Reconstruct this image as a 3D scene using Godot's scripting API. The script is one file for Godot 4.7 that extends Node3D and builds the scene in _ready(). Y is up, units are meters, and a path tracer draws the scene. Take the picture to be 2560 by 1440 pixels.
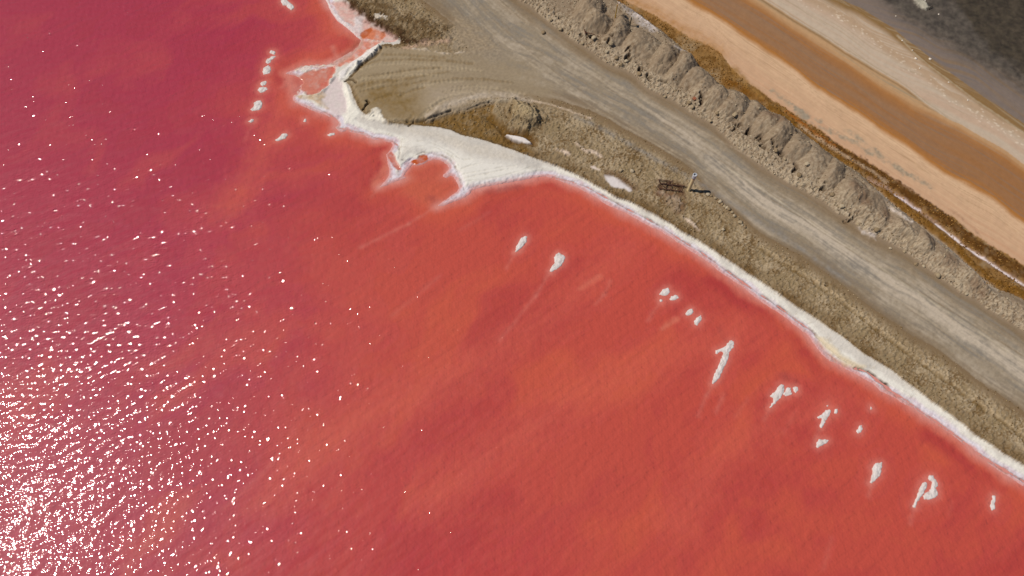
extends Node3D
# A pink salt lake, its white salt shore, a gravel track, a bank of spoil heaps and banded sand flats, seen from a drone. Units are metres, y is up.

const KEY := 1.2                      # light that a flat sunlit surface gets: base colour = seen colour / KEY
const SUN_TURN := 7.0
const SUN_HEIGHT := 54.0
const REACH := 1.7

# the ground as a grid: C metres a cell, from (X0, Z0)
const C := 0.042
const X0 := -34.1
const Z0 := -37.4
const NX := 1624
const NZ := 916

class Sheet:
	var c: float
	var nx: int
	var nz: int
	var r := PackedFloat32Array()
	var g := PackedFloat32Array()
	var b := PackedFloat32Array()
	var h := PackedFloat32Array()
	var zone := PackedByteArray()
	func _init(cell: float, w: int, d: int) -> void:
		c = cell
		nx = w
		nz = d
		for a in [r, g, b, h]:
			a.resize(w * d)
		zone.resize(w * d)

class Patch:                          # distances round an outline, inside positive
	var i0: int
	var j0: int
	var w: int
	var d: int
	var v := PackedFloat32Array()

var land: Sheet
var lake: Sheet
var shore := PackedFloat32Array()     # distance inland from the water's edge
var dry := PackedFloat32Array()       # distance inland from the upper edge of the salt
var fine := FastNoiseLite.new()
var middle := FastNoiseLite.new()
var large := FastNoiseLite.new()
var streak := FastNoiseLite.new()
var lumps := FastNoiseLite.new()
var grit := FastNoiseLite.new()
var table := PackedFloat32Array()     # z of every band edge in every column
var bands: Array[PackedVector2Array] = []
var rng := RandomNumberGenerator.new()
var taken := {}


func _ready() -> void:
	rng.seed = 7
	var camera := Camera3D.new()
	camera.name = "camera"
	camera.position = Vector3(0, 32, 0)
	camera.rotation_degrees = Vector3(-65.5, 0, 0)
	camera.fov = 44.16
	camera.far = 3000.0
	camera.near = 0.1
	add_child(camera)
	camera.current = true

	var sky := ProceduralSkyMaterial.new()
	sky.sky_top_color = Color(0.36, 0.48, 0.66)
	sky.sky_horizon_color = Color(0.70, 0.74, 0.79)
	sky.ground_horizon_color = Color(0.62, 0.60, 0.58)
	sky.ground_bottom_color = Color(0.40, 0.30, 0.28)
	sky.sky_curve = 0.18
	sky.sun_angle_max = 24.0
	var env := Environment.new()
	env.background_mode = Environment.BG_SKY
	env.sky = Sky.new()
	env.sky.sky_material = sky
	env.background_energy_multiplier = 0.55
	env.tonemap_mode = Environment.TONE_MAPPER_LINEAR
	env.tonemap_exposure = 0.92
	env.sdfgi_enabled = true
	env.ssao_enabled = true
	env.ssil_enabled = true
	var world := WorldEnvironment.new()
	world.name = "world"
	world.environment = env
	add_child(world)

	var sun := DirectionalLight3D.new()
	sun.name = "sun"
	var up := deg_to_rad(SUN_HEIGHT)
	var turn := deg_to_rad(SUN_TURN)
	sun.basis = Basis.looking_at(Vector3(cos(up) * cos(turn), -sin(up), cos(up) * sin(turn)))
	sun.light_color = Color(1.0, 0.965, 0.925)
	sun.light_energy = 1.45
	sun.light_angular_distance = 0.53
	sun.shadow_enabled = true
	add_child(sun)

	noises()
	land = Sheet.new(C, NX, NZ)
	lake = Sheet.new(C * 2.0, NX / 2, NZ / 2)
	shore = distances(outline_land())
	dry = distances(outline_dry())
	bands = [
		PackedVector2Array([Vector2(-7.9, -36.39), Vector2(-5.63, -33.23), Vector2(-3.28, -30.87), Vector2(-2.29, -28.76), Vector2(-1.46, -26.88), Vector2(-0.4, -25.89), Vector2(0.89, -25.84), Vector2(1.89, -25.62), Vector2(3.09, -25.2), Vector2(4.29, -24.74), Vector2(5.34, -24.04), Vector2(6.39, -23.32), Vector2(7.96, -22.2), Vector2(8.99, -21.36), Vector2(9.73, -20.64), Vector2(10.04, -19.85), Vector2(10.86, -18.89), Vector2(11.89, -17.8), Vector2(12.97, -16.72), Vector2(14.33, -15.82), Vector2(15.61, -14.72), Vector2(16.83, -13.44), Vector2(17.64, -12.72), Vector2(18.81, -11.6), Vector2(19.95, -10.84), Vector2(21.42, -9.35), Vector2(23.1, -7.91), Vector2(25.08, -6.25)]),
		PackedVector2Array([Vector2(-1.22, -35.04), Vector2(0.48, -33.13), Vector2(1.66, -32.05), Vector2(2.81, -30.81), Vector2(3.93, -29.65), Vector2(5.3, -28.4), Vector2(6.68, -27.59), Vector2(7.45, -26.73), Vector2(8.77, -25.7), Vector2(9.8, -24.87), Vector2(10.81, -24.12), Vector2(11.5, -23.19), Vector2(13.13, -21.29), Vector2(14.74, -20.14), Vector2(16.05, -19.05), Vector2(17.3, -17.96), Vector2(18.28, -17.11), Vector2(19.54, -16.34), Vector2(20.66, -15.14), Vector2(21.57, -14.27), Vector2(22.48, -13.55), Vector2(23.39, -12.72), Vector2(24.29, -11.9), Vector2(26.3, -9.92)]),
		PackedVector2Array([Vector2(4.17, -35.48), Vector2(6.07, -33.5), Vector2(6.5, -33.17), Vector2(7.21, -32.56), Vector2(7.91, -31.84), Vector2(8.48, -31.27), Vector2(9.16, -30.41), Vector2(9.74, -29.74), Vector2(10.27, -29), Vector2(10.83, -28.03), Vector2(11.53, -27.19), Vector2(12.23, -26.48), Vector2(13.26, -25.84), Vector2(14.26, -25.09), Vector2(14.63, -24.76), Vector2(14.96, -24.33), Vector2(15.7, -23.79), Vector2(16.15, -23.21), Vector2(16.49, -22.69), Vector2(17.48, -21.81), Vector2(18.51, -20.9), Vector2(18.96, -20.11), Vector2(19.63, -19.19), Vector2(20.56, -18.09), Vector2(21.26, -17.35), Vector2(22.16, -16.34), Vector2(22.74, -15.32), Vector2(23.13, -14.71), Vector2(23.84, -14.23), Vector2(24.9, -13.7), Vector2(27.04, -11.94)]),
		PackedVector2Array([Vector2(4.66, -35.48), Vector2(6.79, -33.5), Vector2(8.22, -32.41), Vector2(9.33, -31.52), Vector2(10.41, -30.53), Vector2(11.51, -29.93), Vector2(12.27, -29.14), Vector2(12.46, -28.26), Vector2(13.17, -27.33), Vector2(14.16, -26.34), Vector2(14.8, -25.7), Vector2(15.38, -25.15), Vector2(16.09, -24.55), Vector2(16.82, -23.93), Vector2(17.43, -23.11), Vector2(18.47, -22.15), Vector2(19.51, -21.33), Vector2(20.49, -20.31), Vector2(21.48, -19.45), Vector2(22.69, -18.42), Vector2(23.56, -17.3), Vector2(24.72, -16.32), Vector2(25.47, -15.63), Vector2(27.59, -13.59)]),
		PackedVector2Array([Vector2(7.91, -36.2), Vector2(10.41, -33.53), Vector2(11.8, -32.44), Vector2(12.87, -31.43), Vector2(14.41, -29.86), Vector2(15.8, -28.55), Vector2(17.12, -26.93), Vector2(18.19, -26), Vector2(19.23, -25), Vector2(20.22, -23.95), Vector2(21.23, -23), Vector2(22.35, -21.73), Vector2(23.59, -20.67), Vector2(24.84, -19.81), Vector2(25.72, -18.72), Vector2(26.24, -18.11), Vector2(28.41, -16)]),
		PackedVector2Array([Vector2(11.37, -36.2), Vector2(14.22, -33.53), Vector2(14.86, -32.98), Vector2(16.28, -31.49), Vector2(17.67, -30.04), Vector2(19.31, -28.55), Vector2(20.84, -26.79), Vector2(22.4, -25.39), Vector2(23.97, -24.33), Vector2(25.46, -23.13), Vector2(26.43, -22.27), Vector2(27.21, -21.35), Vector2(29.41, -19.01)]),
		PackedVector2Array([Vector2(11.91, -36.54), Vector2(15.06, -33.53), Vector2(15.53, -32.98), Vector2(17.81, -30.81), Vector2(19.98, -28.7), Vector2(22.1, -26.79), Vector2(23.05, -25.53), Vector2(24.46, -23.87), Vector2(26.35, -21.99), Vector2(27.13, -21.1), Vector2(29.33, -18.77)]),
		PackedVector2Array([Vector2(15.28, -35.85), Vector2(17.71, -33.53), Vector2(19.39, -32.31), Vector2(20.5, -31.24), Vector2(22, -29.2), Vector2(23.57, -27.65), Vector2(24.47, -26.28), Vector2(25.99, -25.06), Vector2(27.45, -23.71), Vector2(30.14, -21.22)]),
		PackedVector2Array([Vector2(16.76, -35.85), Vector2(19.18, -33.53), Vector2(20.76, -32.53), Vector2(22.11, -31.15), Vector2(23.09, -29.71), Vector2(23.82, -28.7), Vector2(24.76, -27.42), Vector2(26.19, -25.78), Vector2(27.98, -23.92), Vector2(30.22, -21.48)]),
		PackedVector2Array([Vector2(17.5, -35.85), Vector2(19.71, -33.53), Vector2(21.03, -32.66), Vector2(22.37, -31.27), Vector2(23.37, -29.89), Vector2(24.16, -28.88), Vector2(25.11, -27.65), Vector2(26.49, -26.06), Vector2(28.09, -24.3), Vector2(30.35, -21.86)]),
		PackedVector2Array([Vector2(19.28, -36.2), Vector2(21.45, -33.53), Vector2(22.02, -32.82), Vector2(23.12, -31.24), Vector2(24.68, -29.65), Vector2(26.24, -28.23), Vector2(27.73, -26.79), Vector2(28.58, -25.94), Vector2(30.91, -23.55)]),
		PackedVector2Array([Vector2(24.64, -35.85), Vector2(26.75, -33.53), Vector2(27.2, -31.62), Vector2(27.63, -29.77), Vector2(29.15, -27.85), Vector2(31.54, -25.44)]),
	]
	band_table()
	lay_ground()
	paint_spit()
	paint_bank()
	paint_flats()
	raise_mounds()
	lay_water()
	build_lake()
	build_land()
	build_far_ground()
	build_islets()
	build_post()
	build_frame()
	build_stakes()
	build_scrap()
	build_clods()
	build_rubble()


func noises() -> void:
	for n in [fine, middle, large, streak, lumps, grit]:
		n.noise_type = FastNoiseLite.TYPE_SIMPLEX_SMOOTH
		n.fractal_type = FastNoiseLite.FRACTAL_FBM
	fine.seed = 11
	fine.frequency = 3.2
	fine.fractal_octaves = 4
	grit.seed = 16
	grit.frequency = 8.5
	grit.fractal_octaves = 2
	middle.seed = 12
	middle.frequency = 0.55
	middle.fractal_octaves = 4
	large.seed = 13
	large.frequency = 0.11
	large.fractal_octaves = 3
	streak.seed = 14
	streak.frequency = 1.0
	streak.fractal_octaves = 3
	lumps.seed = 15
	lumps.noise_type = FastNoiseLite.TYPE_CELLULAR
	lumps.fractal_type = FastNoiseLite.FRACTAL_NONE
	lumps.cellular_distance_function = FastNoiseLite.DISTANCE_EUCLIDEAN
	lumps.cellular_return_type = FastNoiseLite.RETURN_DISTANCE
	lumps.frequency = 3.2


# ---------------------------------------------------------------- colours

func seen(r: float, g: float, b: float) -> Color:   # base colour (linear) of a surface that looks like that in the sun
	var k := Color(r / 255.0, g / 255.0, b / 255.0).srgb_to_linear()
	return Color(k.r / KEY, k.g / KEY, k.b / KEY)


# ---------------------------------------------------------------- distances

func patch(pts: PackedVector2Array, closed: bool, reach: float, c: float, nx: int, nz: int) -> Patch:
	var lo := pts[0]
	var hi := pts[0]
	for p in pts:
		lo = lo.min(p)
		hi = hi.max(p)
	var f := Patch.new()
	f.i0 = clampi(floori((lo.x - reach - X0) / c), 0, nx)
	f.j0 = clampi(floori((lo.y - reach - Z0) / c), 0, nz)
	f.w = maxi(0, clampi(ceili((hi.x + reach - X0) / c) + 1, 0, nx) - f.i0)
	f.d = maxi(0, clampi(ceili((hi.y + reach - Z0) / c) + 1, 0, nz) - f.j0)
	var v := f.v
	v.resize(f.w * f.d)
	v.fill(reach * reach)
	var n := pts.size()
	for s in (n if closed else n - 1):
		var a := pts[s]
		var q := pts[(s + 1) % n]
		var ia := clampi(floori((minf(a.x, q.x) - reach - X0) / c), f.i0, f.i0 + f.w)
		var ib := clampi(ceili((maxf(a.x, q.x) + reach - X0) / c), f.i0, f.i0 + f.w)
		var ja := clampi(floori((minf(a.y, q.y) - reach - Z0) / c), f.j0, f.j0 + f.d)
		var jb := clampi(ceili((maxf(a.y, q.y) + reach - Z0) / c), f.j0, f.j0 + f.d)
		var ex := q.x - a.x
		var ez := q.y - a.y
		var inv := 1.0 / maxf(ex * ex + ez * ez, 1e-9)
		for j in range(ja, jb):
			var pz := Z0 + j * c - a.y
			var row := (j - f.j0) * f.w - f.i0
			for i in range(ia, ib):
				var px := X0 + i * c - a.x
				var t := clampf((px * ex + pz * ez) * inv, 0.0, 1.0)
				var dx := px - t * ex
				var dz := pz - t * ez
				var d2 := dx * dx + dz * dz
				if d2 < v[row + i]:
					v[row + i] = d2
	for k in v.size():
		v[k] = sqrt(v[k])
	if closed:
		for j in f.d:
			var z := Z0 + (j + f.j0) * c
			var cuts := PackedFloat32Array()
			for s in n:
				var a := pts[s]
				var q := pts[(s + 1) % n]
				if (a.y > z) != (q.y > z):
					cuts.append(a.x + (z - a.y) / (q.y - a.y) * (q.x - a.x))
			cuts.sort()
			var inside := false
			var at := 0
			for i in f.w:
				var x := X0 + (i + f.i0) * c
				while at < cuts.size() and cuts[at] < x:
					inside = not inside
					at += 1
				if not inside:
					v[j * f.w + i] = -v[j * f.w + i]
	f.v = v
	return f


func distances(pts: PackedVector2Array) -> PackedFloat32Array:
	var f := patch(pts, true, REACH, C, NX, NZ)
	var out := PackedFloat32Array()
	out.resize(NX * NZ)
	out.fill(-REACH)
	for j in f.d:
		for i in f.w:
			out[(j + f.j0) * NX + i + f.i0] = f.v[j * f.w + i]
	return out


# Lays colour (and height) over a sheet: inside an outline, or within «wide» of a line (tapering to «tip»).
func brush(s: Sheet, pts: PackedVector2Array, closed: bool, wide: float, soft: float, k: Color, share: float, ragged := 0.0, lift := 0.0, flat := 0.0, zone := -1, grain := 0.0, only := -1) -> void:
	var f := patch(pts, closed, absf(wide) + soft + ragged * 1.5 + 0.1, s.c, s.nx, s.nz)
	var r := s.r
	var g := s.g
	var b := s.b
	var h := s.h
	var zn := s.zone
	for j in f.d:
		var z := Z0 + (j + f.j0) * s.c
		for i in f.w:
			var e := f.v[j * f.w + i]
			var d := (e + wide) if closed else (wide - e)
			if d < -soft - ragged:
				continue
			var x := X0 + (i + f.i0) * s.c
			if ragged > 0.0:
				d += ragged * (middle.get_noise_2d(x * 2.2, z * 2.2) + 0.7 * fine.get_noise_2d(x, z))
			if d < -soft:
				continue
			var m := 1.0 if d >= soft else smoothstep(-soft, soft, d)
			var at := (j + f.j0) * s.nx + i + f.i0
			if only >= 0 and zn[at] != only:
				continue
			if flat != 0.0:
				h[at] = lerpf(h[at], flat + (h[at] - flat) * 0.12, m)
			h[at] += lift * m
			if zone >= 0 and m > 0.5:
				zn[at] = zone
			m *= share
			var t := 1.0
			if grain > 0.0:
				m *= clampf(1.0 + grain * 1.6 * middle.get_noise_2d(x * 3.0, z * 3.0), 0.0, 1.3)
				m = minf(m, 1.0)
				t = 1.0 + grain * 0.5 * fine.get_noise_2d(x * 1.4, z * 1.4)
			r[at] += (k.r * t - r[at]) * m
			g[at] += (k.g * t - g[at]) * m
			b[at] += (k.b * t - b[at]) * m


# ---------------------------------------------------------------- outlines (ground plan, metres)

func outline_land() -> PackedVector2Array:
	return PackedVector2Array([Vector2(-12.14, -35.82), Vector2(-11.3, -33.81), Vector2(-11.18, -33.55), Vector2(-10.99, -33.13), Vector2(-10.78, -32.78), Vector2(-10.52, -32.33), Vector2(-10.27, -32.01), Vector2(-9.99, -31.82), Vector2(-9.7, -31.51), Vector2(-9.36, -31.23), Vector2(-9.1, -30.95), Vector2(-8.86, -30.64), Vector2(-8.93, -30.33), Vector2(-9.09, -30.06), Vector2(-9.23, -29.84), Vector2(-9.45, -29.69), Vector2(-9.73, -29.45), Vector2(-9.99, -29.24), Vector2(-10.4, -28.97), Vector2(-10.83, -28.85), Vector2(-11.24, -28.79), Vector2(-11.75, -28.76), Vector2(-12.16, -28.7), Vector2(-12.43, -28.5), Vector2(-12.66, -28.29), Vector2(-12.96, -28.14), Vector2(-12.51, -28.03), Vector2(-12.24, -27.91), Vector2(-12.04, -27.77), Vector2(-11.84, -27.59), Vector2(-11.75, -27.42), Vector2(-11.89, -27.3), Vector2(-12.06, -27.19), Vector2(-12.16, -26.9), Vector2(-12.27, -26.67), Vector2(-12.35, -26.42), Vector2(-12.3, -26.22), Vector2(-12.15, -26.05), Vector2(-11.79, -25.88), Vector2(-11.43, -25.72), Vector2(-11.12, -25.52), Vector2(-10.78, -25.36), Vector2(-10.44, -25.24), Vector2(-10.13, -25.11), Vector2(-9.89, -24.94), Vector2(-9.71, -24.7), Vector2(-9.6, -24.51), Vector2(-9.76, -24.29), Vector2(-9.57, -24.13), Vector2(-9.4, -24.05), Vector2(-9.09, -24.18), Vector2(-8.81, -24.02), Vector2(-8.42, -23.89), Vector2(-8.08, -23.8), Vector2(-7.64, -23.51), Vector2(-7.13, -23.46), Vector2(-6.56, -23.38), Vector2(-6.44, -23.17), Vector2(-6.52, -22.82), Vector2(-6.68, -22.59), Vector2(-6.74, -22.54), Vector2(-6.64, -22.05), Vector2(-6.52, -21.56), Vector2(-6.53, -21.18), Vector2(-6.7, -20.8), Vector2(-6.99, -20.47), Vector2(-6.6, -20.65), Vector2(-6.23, -20.82), Vector2(-5.83, -20.92), Vector2(-5.59, -21.05), Vector2(-5.78, -21.15), Vector2(-5.69, -21.41), Vector2(-5.52, -21.69), Vector2(-5.38, -21.86), Vector2(-5.05, -21.84), Vector2(-4.76, -21.97), Vector2(-4.53, -22.15), Vector2(-4.17, -22.23), Vector2(-3.89, -22.2), Vector2(-3.62, -22.05), Vector2(-3.44, -21.86), Vector2(-3.37, -21.69), Vector2(-3.49, -21.38), Vector2(-3.63, -21.15), Vector2(-3.48, -21.08), Vector2(-3.31, -21.25), Vector2(-3.12, -21.15), Vector2(-2.94, -20.87), Vector2(-2.78, -20.57), Vector2(-2.75, -20.4), Vector2(-2.85, -20.15), Vector2(-3.14, -19.91), Vector2(-3.42, -19.64), Vector2(-3.67, -19.51), Vector2(-3.91, -19.29), Vector2(-3.62, -19.34), Vector2(-3.33, -19.51), Vector2(-2.9, -19.68), Vector2(-2.46, -19.86), Vector2(-2.24, -20.05), Vector2(-2.18, -20.25), Vector2(-1.44, -20.5), Vector2(-0.42, -20.7), Vector2(0.23, -20.82), Vector2(1.07, -21.05), Vector2(1.62, -21.18), Vector2(2.22, -21.05), Vector2(2.97, -20.67), Vector2(3.78, -20.28), Vector2(4.58, -19.71), Vector2(5.35, -19.2), Vector2(6.13, -18.76), Vector2(6.9, -18.26), Vector2(7.65, -17.79), Vector2(8.64, -17.05), Vector2(9.54, -16.32), Vector2(10.42, -15.53), Vector2(11.32, -14.76), Vector2(12.19, -13.94), Vector2(13.07, -13.3), Vector2(13.69, -12.67), Vector2(14.23, -12.09), Vector2(14.59, -11.4), Vector2(14.97, -10.9), Vector2(15.56, -10.5), Vector2(16.23, -10.11), Vector2(16.85, -9.72), Vector2(17.14, -9.37), Vector2(17.64, -9.09), Vector2(18.25, -8.67), Vector2(18.82, -8.2), Vector2(19.4, -7.74), Vector2(19.96, -7.32), Vector2(20.31, -6.92), Vector2(20.85, -6.38), Vector2(21.37, -5.89), Vector2(21.92, -5.45), Vector2(22.52, -5.07), Vector2(23.93, -4.01), Vector2(25.81, -2.46), Vector2(60, 22), Vector2(60, -90), Vector2(-16, -90)])


func outline_dry() -> PackedVector2Array:
	return PackedVector2Array([Vector2(-11.1, -35.88), Vector2(-10.11, -33.81), Vector2(-9.75, -33.39), Vector2(-9.35, -32.9), Vector2(-8.95, -32.49), Vector2(-8.44, -32.04), Vector2(-7.93, -31.7), Vector2(-7.51, -31.39), Vector2(-7.1, -31.01), Vector2(-6.81, -30.89), Vector2(-6.52, -30.64), Vector2(-6.45, -30.34), Vector2(-6.55, -30.09), Vector2(-6.87, -30.03), Vector2(-7.34, -30.06), Vector2(-7.68, -30), Vector2(-7.73, -29.73), Vector2(-7.88, -29.49), Vector2(-8.07, -29.25), Vector2(-8.34, -28.98), Vector2(-8.62, -28.69), Vector2(-8.86, -28.36), Vector2(-9.05, -28.1), Vector2(-9.16, -27.84), Vector2(-9.27, -27.55), Vector2(-9.48, -27.38), Vector2(-9.33, -27.23), Vector2(-9.18, -27.06), Vector2(-9.02, -26.8), Vector2(-8.94, -26.52), Vector2(-8.78, -26.16), Vector2(-8.55, -25.68), Vector2(-8.29, -25.21), Vector2(-8.1, -25.08), Vector2(-7.73, -24.91), Vector2(-7.53, -25.1), Vector2(-7.3, -25.02), Vector2(-7.12, -24.75), Vector2(-6.87, -24.53), Vector2(-6.64, -24.45), Vector2(-6.15, -24.4), Vector2(-5.12, -24.34), Vector2(-3.93, -24.21), Vector2(-3.24, -23.97), Vector2(-2.51, -23.59), Vector2(-1.48, -23.35), Vector2(-0.43, -22.93), Vector2(0.52, -22.49), Vector2(1.46, -22.1), Vector2(2.5, -21.67), Vector2(3.52, -21.06), Vector2(4.59, -20.39), Vector2(5.35, -19.85), Vector2(6.14, -19.48), Vector2(6.92, -19.05), Vector2(7.67, -18.55), Vector2(8.41, -17.96), Vector2(9.16, -17.42), Vector2(10.04, -16.75), Vector2(11.37, -15.67), Vector2(12.25, -14.9), Vector2(13.13, -14.21), Vector2(13.98, -13.47), Vector2(14.83, -12.78), Vector2(15.65, -12.02), Vector2(16.41, -11.33), Vector2(17.59, -10.42), Vector2(18.35, -9.68), Vector2(19.28, -8.79), Vector2(20.22, -7.95), Vector2(21.1, -7.08), Vector2(21.84, -6.51), Vector2(22.61, -5.93), Vector2(24.57, -4.39), Vector2(60, 18), Vector2(60, -90), Vector2(-12, -90)])


func outer_shore() -> PackedVector2Array:
	return PackedVector2Array([Vector2(-120, -95), Vector2(-14, -30), Vector2(0, -20.5), Vector2(10, -15), Vector2(25.8, -2.5), Vector2(60, 22), Vector2(200, 120)])


func islet_count() -> int:
	return 32


func islet_outline(n: int) -> PackedVector2Array:
	match n:
		0:
			return PackedVector2Array([Vector2(-14.02, -33.68), Vector2(-13.84, -33.39), Vector2(-13.64, -33.36), Vector2(-13.46, -33.13), Vector2(-13.3, -33), Vector2(-13.18, -33.13), Vector2(-13.22, -33.33), Vector2(-13.39, -33.52), Vector2(-13.61, -33.68), Vector2(-13.79, -33.98), Vector2(-14.01, -33.98)])
		1:
			return PackedVector2Array([Vector2(-14.14, -29.69), Vector2(-14.06, -29.82), Vector2(-13.87, -29.79), Vector2(-13.8, -29.63), Vector2(-13.83, -29.51), Vector2(-13.98, -29.57)])
		2:
			return PackedVector2Array([Vector2(-14.27, -29.03), Vector2(-14.2, -29.18), Vector2(-14.09, -29.21), Vector2(-14.02, -29.36), Vector2(-13.87, -29.42), Vector2(-13.76, -29.36), Vector2(-13.84, -29.24), Vector2(-13.96, -29.12), Vector2(-13.98, -28.94), Vector2(-14.09, -28.86), Vector2(-14.21, -28.89)])
		3:
			return PackedVector2Array([Vector2(-14.35, -28.29), Vector2(-14.32, -28.53), Vector2(-14.21, -28.62), Vector2(-14.08, -28.68), Vector2(-13.95, -28.56), Vector2(-13.88, -28.35), Vector2(-13.92, -28.15), Vector2(-14.07, -28.09), Vector2(-14.23, -28.06)])
		4:
			return PackedVector2Array([Vector2(-14.36, -27.39), Vector2(-14.24, -27.51), Vector2(-14.06, -27.57), Vector2(-13.98, -27.45), Vector2(-14.05, -27.31), Vector2(-14.18, -27.25), Vector2(-14.3, -27.33)])
		5:
			return PackedVector2Array([Vector2(-14.43, -26.93), Vector2(-14.36, -27.08), Vector2(-14.16, -27.13), Vector2(-13.95, -27.08), Vector2(-13.89, -26.99), Vector2(-14, -26.82), Vector2(-14.19, -26.73), Vector2(-14.36, -26.79)])
		6:
			return PackedVector2Array([Vector2(-14.58, -25.55), Vector2(-14.47, -25.75), Vector2(-14.47, -26), Vector2(-14.35, -26.14), Vector2(-14.16, -26.2), Vector2(-14.05, -25.92), Vector2(-14.03, -25.75), Vector2(-14.13, -25.55), Vector2(-14.3, -25.5), Vector2(-14.5, -25.47)])
		7:
			return PackedVector2Array([Vector2(-14.59, -24.73), Vector2(-14.47, -24.86), Vector2(-14.34, -24.86), Vector2(-14.34, -24.73), Vector2(-14.49, -24.67)])
		8:
			return PackedVector2Array([Vector2(-12.95, -23.46), Vector2(-12.77, -23.62), Vector2(-12.61, -23.86), Vector2(-12.4, -23.94), Vector2(-12.32, -23.81), Vector2(-12.44, -23.62), Vector2(-12.63, -23.52), Vector2(-12.85, -23.41)])
		9:
			return PackedVector2Array([Vector2(-10.1, -23.84), Vector2(-9.91, -23.94), Vector2(-9.76, -23.97), Vector2(-9.79, -23.84), Vector2(-10, -23.76)])
		10:
			return PackedVector2Array([Vector2(-11.57, -24.89), Vector2(-11.44, -24.92), Vector2(-11.42, -24.73), Vector2(-11.52, -24.7)])
		11:
			return PackedVector2Array([Vector2(0.16, -16.6), Vector2(0.24, -16.85), Vector2(0.35, -17.15), Vector2(0.49, -17.38), Vector2(0.66, -17.52), Vector2(0.78, -17.47), Vector2(0.71, -17.19), Vector2(0.61, -17.01), Vector2(0.45, -16.8), Vector2(0.26, -16.64)])
		12:
			return PackedVector2Array([Vector2(1.9, -15.52), Vector2(2.01, -15.72), Vector2(2.15, -16.01), Vector2(2.12, -16.28), Vector2(2.25, -16.46), Vector2(2.37, -16.53), Vector2(2.59, -16.41), Vector2(2.69, -16.28), Vector2(2.6, -16.05), Vector2(2.49, -15.85), Vector2(2.33, -15.72), Vector2(2.12, -15.58), Vector2(1.96, -15.45)])
		13:
			return PackedVector2Array([Vector2(7.28, -14.24), Vector2(7.43, -14.44), Vector2(7.6, -14.57), Vector2(7.74, -14.59), Vector2(7.78, -14.4), Vector2(7.69, -14.22), Vector2(7.49, -14.18)])
		14:
			return PackedVector2Array([Vector2(7.74, -13.96), Vector2(7.87, -14.12), Vector2(8.04, -14.2), Vector2(8.16, -14.18), Vector2(8.18, -14.05), Vector2(8.06, -13.96), Vector2(7.88, -13.92)])
		15:
			return PackedVector2Array([Vector2(7.27, -13.92), Vector2(7.35, -13.94), Vector2(7.36, -13.86), Vector2(7.28, -13.84)])
		16:
			return PackedVector2Array([Vector2(8.47, -13.18), Vector2(8.56, -13.35), Vector2(8.71, -13.43), Vector2(8.81, -13.45), Vector2(8.83, -13.28), Vector2(8.7, -13.16), Vector2(8.52, -13.12)])
		17:
			return PackedVector2Array([Vector2(8.82, -12.66), Vector2(8.88, -12.86), Vector2(9.02, -13.03), Vector2(9.18, -13.12), Vector2(9.2, -12.93), Vector2(9.1, -12.74), Vector2(8.95, -12.61)])
		18:
			return PackedVector2Array([Vector2(10.55, -11.81), Vector2(10.6, -11.73), Vector2(10.55, -11.51), Vector2(10.41, -11.31), Vector2(10.3, -11.21), Vector2(10.26, -10.99), Vector2(10.13, -10.73), Vector2(10, -10.49), Vector2(9.86, -10.25), Vector2(9.74, -10.04), Vector2(9.59, -9.85), Vector2(9.4, -9.67), Vector2(9.37, -9.71), Vector2(9.43, -9.94), Vector2(9.55, -10.2), Vector2(9.7, -10.47), Vector2(9.82, -10.71), Vector2(9.97, -10.97), Vector2(10.05, -11.15), Vector2(10, -11.25), Vector2(9.89, -11.29), Vector2(9.74, -11.15), Vector2(9.67, -11.17), Vector2(9.72, -11.31), Vector2(9.87, -11.39), Vector2(10.07, -11.47), Vector2(10.26, -11.61), Vector2(10.43, -11.77)])
		19:
			return PackedVector2Array([Vector2(11.84, -8.53), Vector2(11.96, -8.7), Vector2(12.11, -8.89), Vector2(12.09, -8.98), Vector2(11.99, -9.08), Vector2(12.1, -9.19), Vector2(12.27, -9.33), Vector2(12.42, -9.54), Vector2(12.54, -9.61), Vector2(12.67, -9.59), Vector2(12.66, -9.42), Vector2(12.61, -9.25), Vector2(12.49, -9.08), Vector2(12.34, -8.94), Vector2(12.17, -8.79), Vector2(12.04, -8.64), Vector2(11.89, -8.53)])
		20:
			return PackedVector2Array([Vector2(12.54, -9.15), Vector2(12.7, -9.31), Vector2(12.83, -9.46), Vector2(12.97, -9.48), Vector2(12.96, -9.34), Vector2(12.89, -9.21), Vector2(12.98, -9.21), Vector2(12.82, -9.13), Vector2(12.66, -9.08)])
		21:
			return PackedVector2Array([Vector2(13.09, -9.46), Vector2(13.2, -9.54), Vector2(13.28, -9.48), Vector2(13.28, -9.33), Vector2(13.17, -9.23), Vector2(13.09, -9.31)])
		22:
			return PackedVector2Array([Vector2(13.98, -8.08), Vector2(14.19, -8.19), Vector2(14.38, -8.36), Vector2(14.58, -8.44), Vector2(14.64, -8.36), Vector2(14.57, -8.21), Vector2(14.41, -8.04), Vector2(14.27, -7.84), Vector2(14.05, -7.62), Vector2(14.02, -7.66), Vector2(14.11, -7.88), Vector2(14.2, -8.08), Vector2(14.07, -8.06)])
		23:
			return PackedVector2Array([Vector2(14.79, -8.29), Vector2(14.85, -8.44), Vector2(14.96, -8.49), Vector2(14.95, -8.36), Vector2(14.85, -8.25)])
		24:
			return PackedVector2Array([Vector2(13.64, -6.75), Vector2(13.74, -6.91), Vector2(13.89, -7.06), Vector2(14.07, -7.07), Vector2(14.26, -7.02), Vector2(14.13, -6.91), Vector2(13.92, -6.82), Vector2(13.73, -6.7)])
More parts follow.
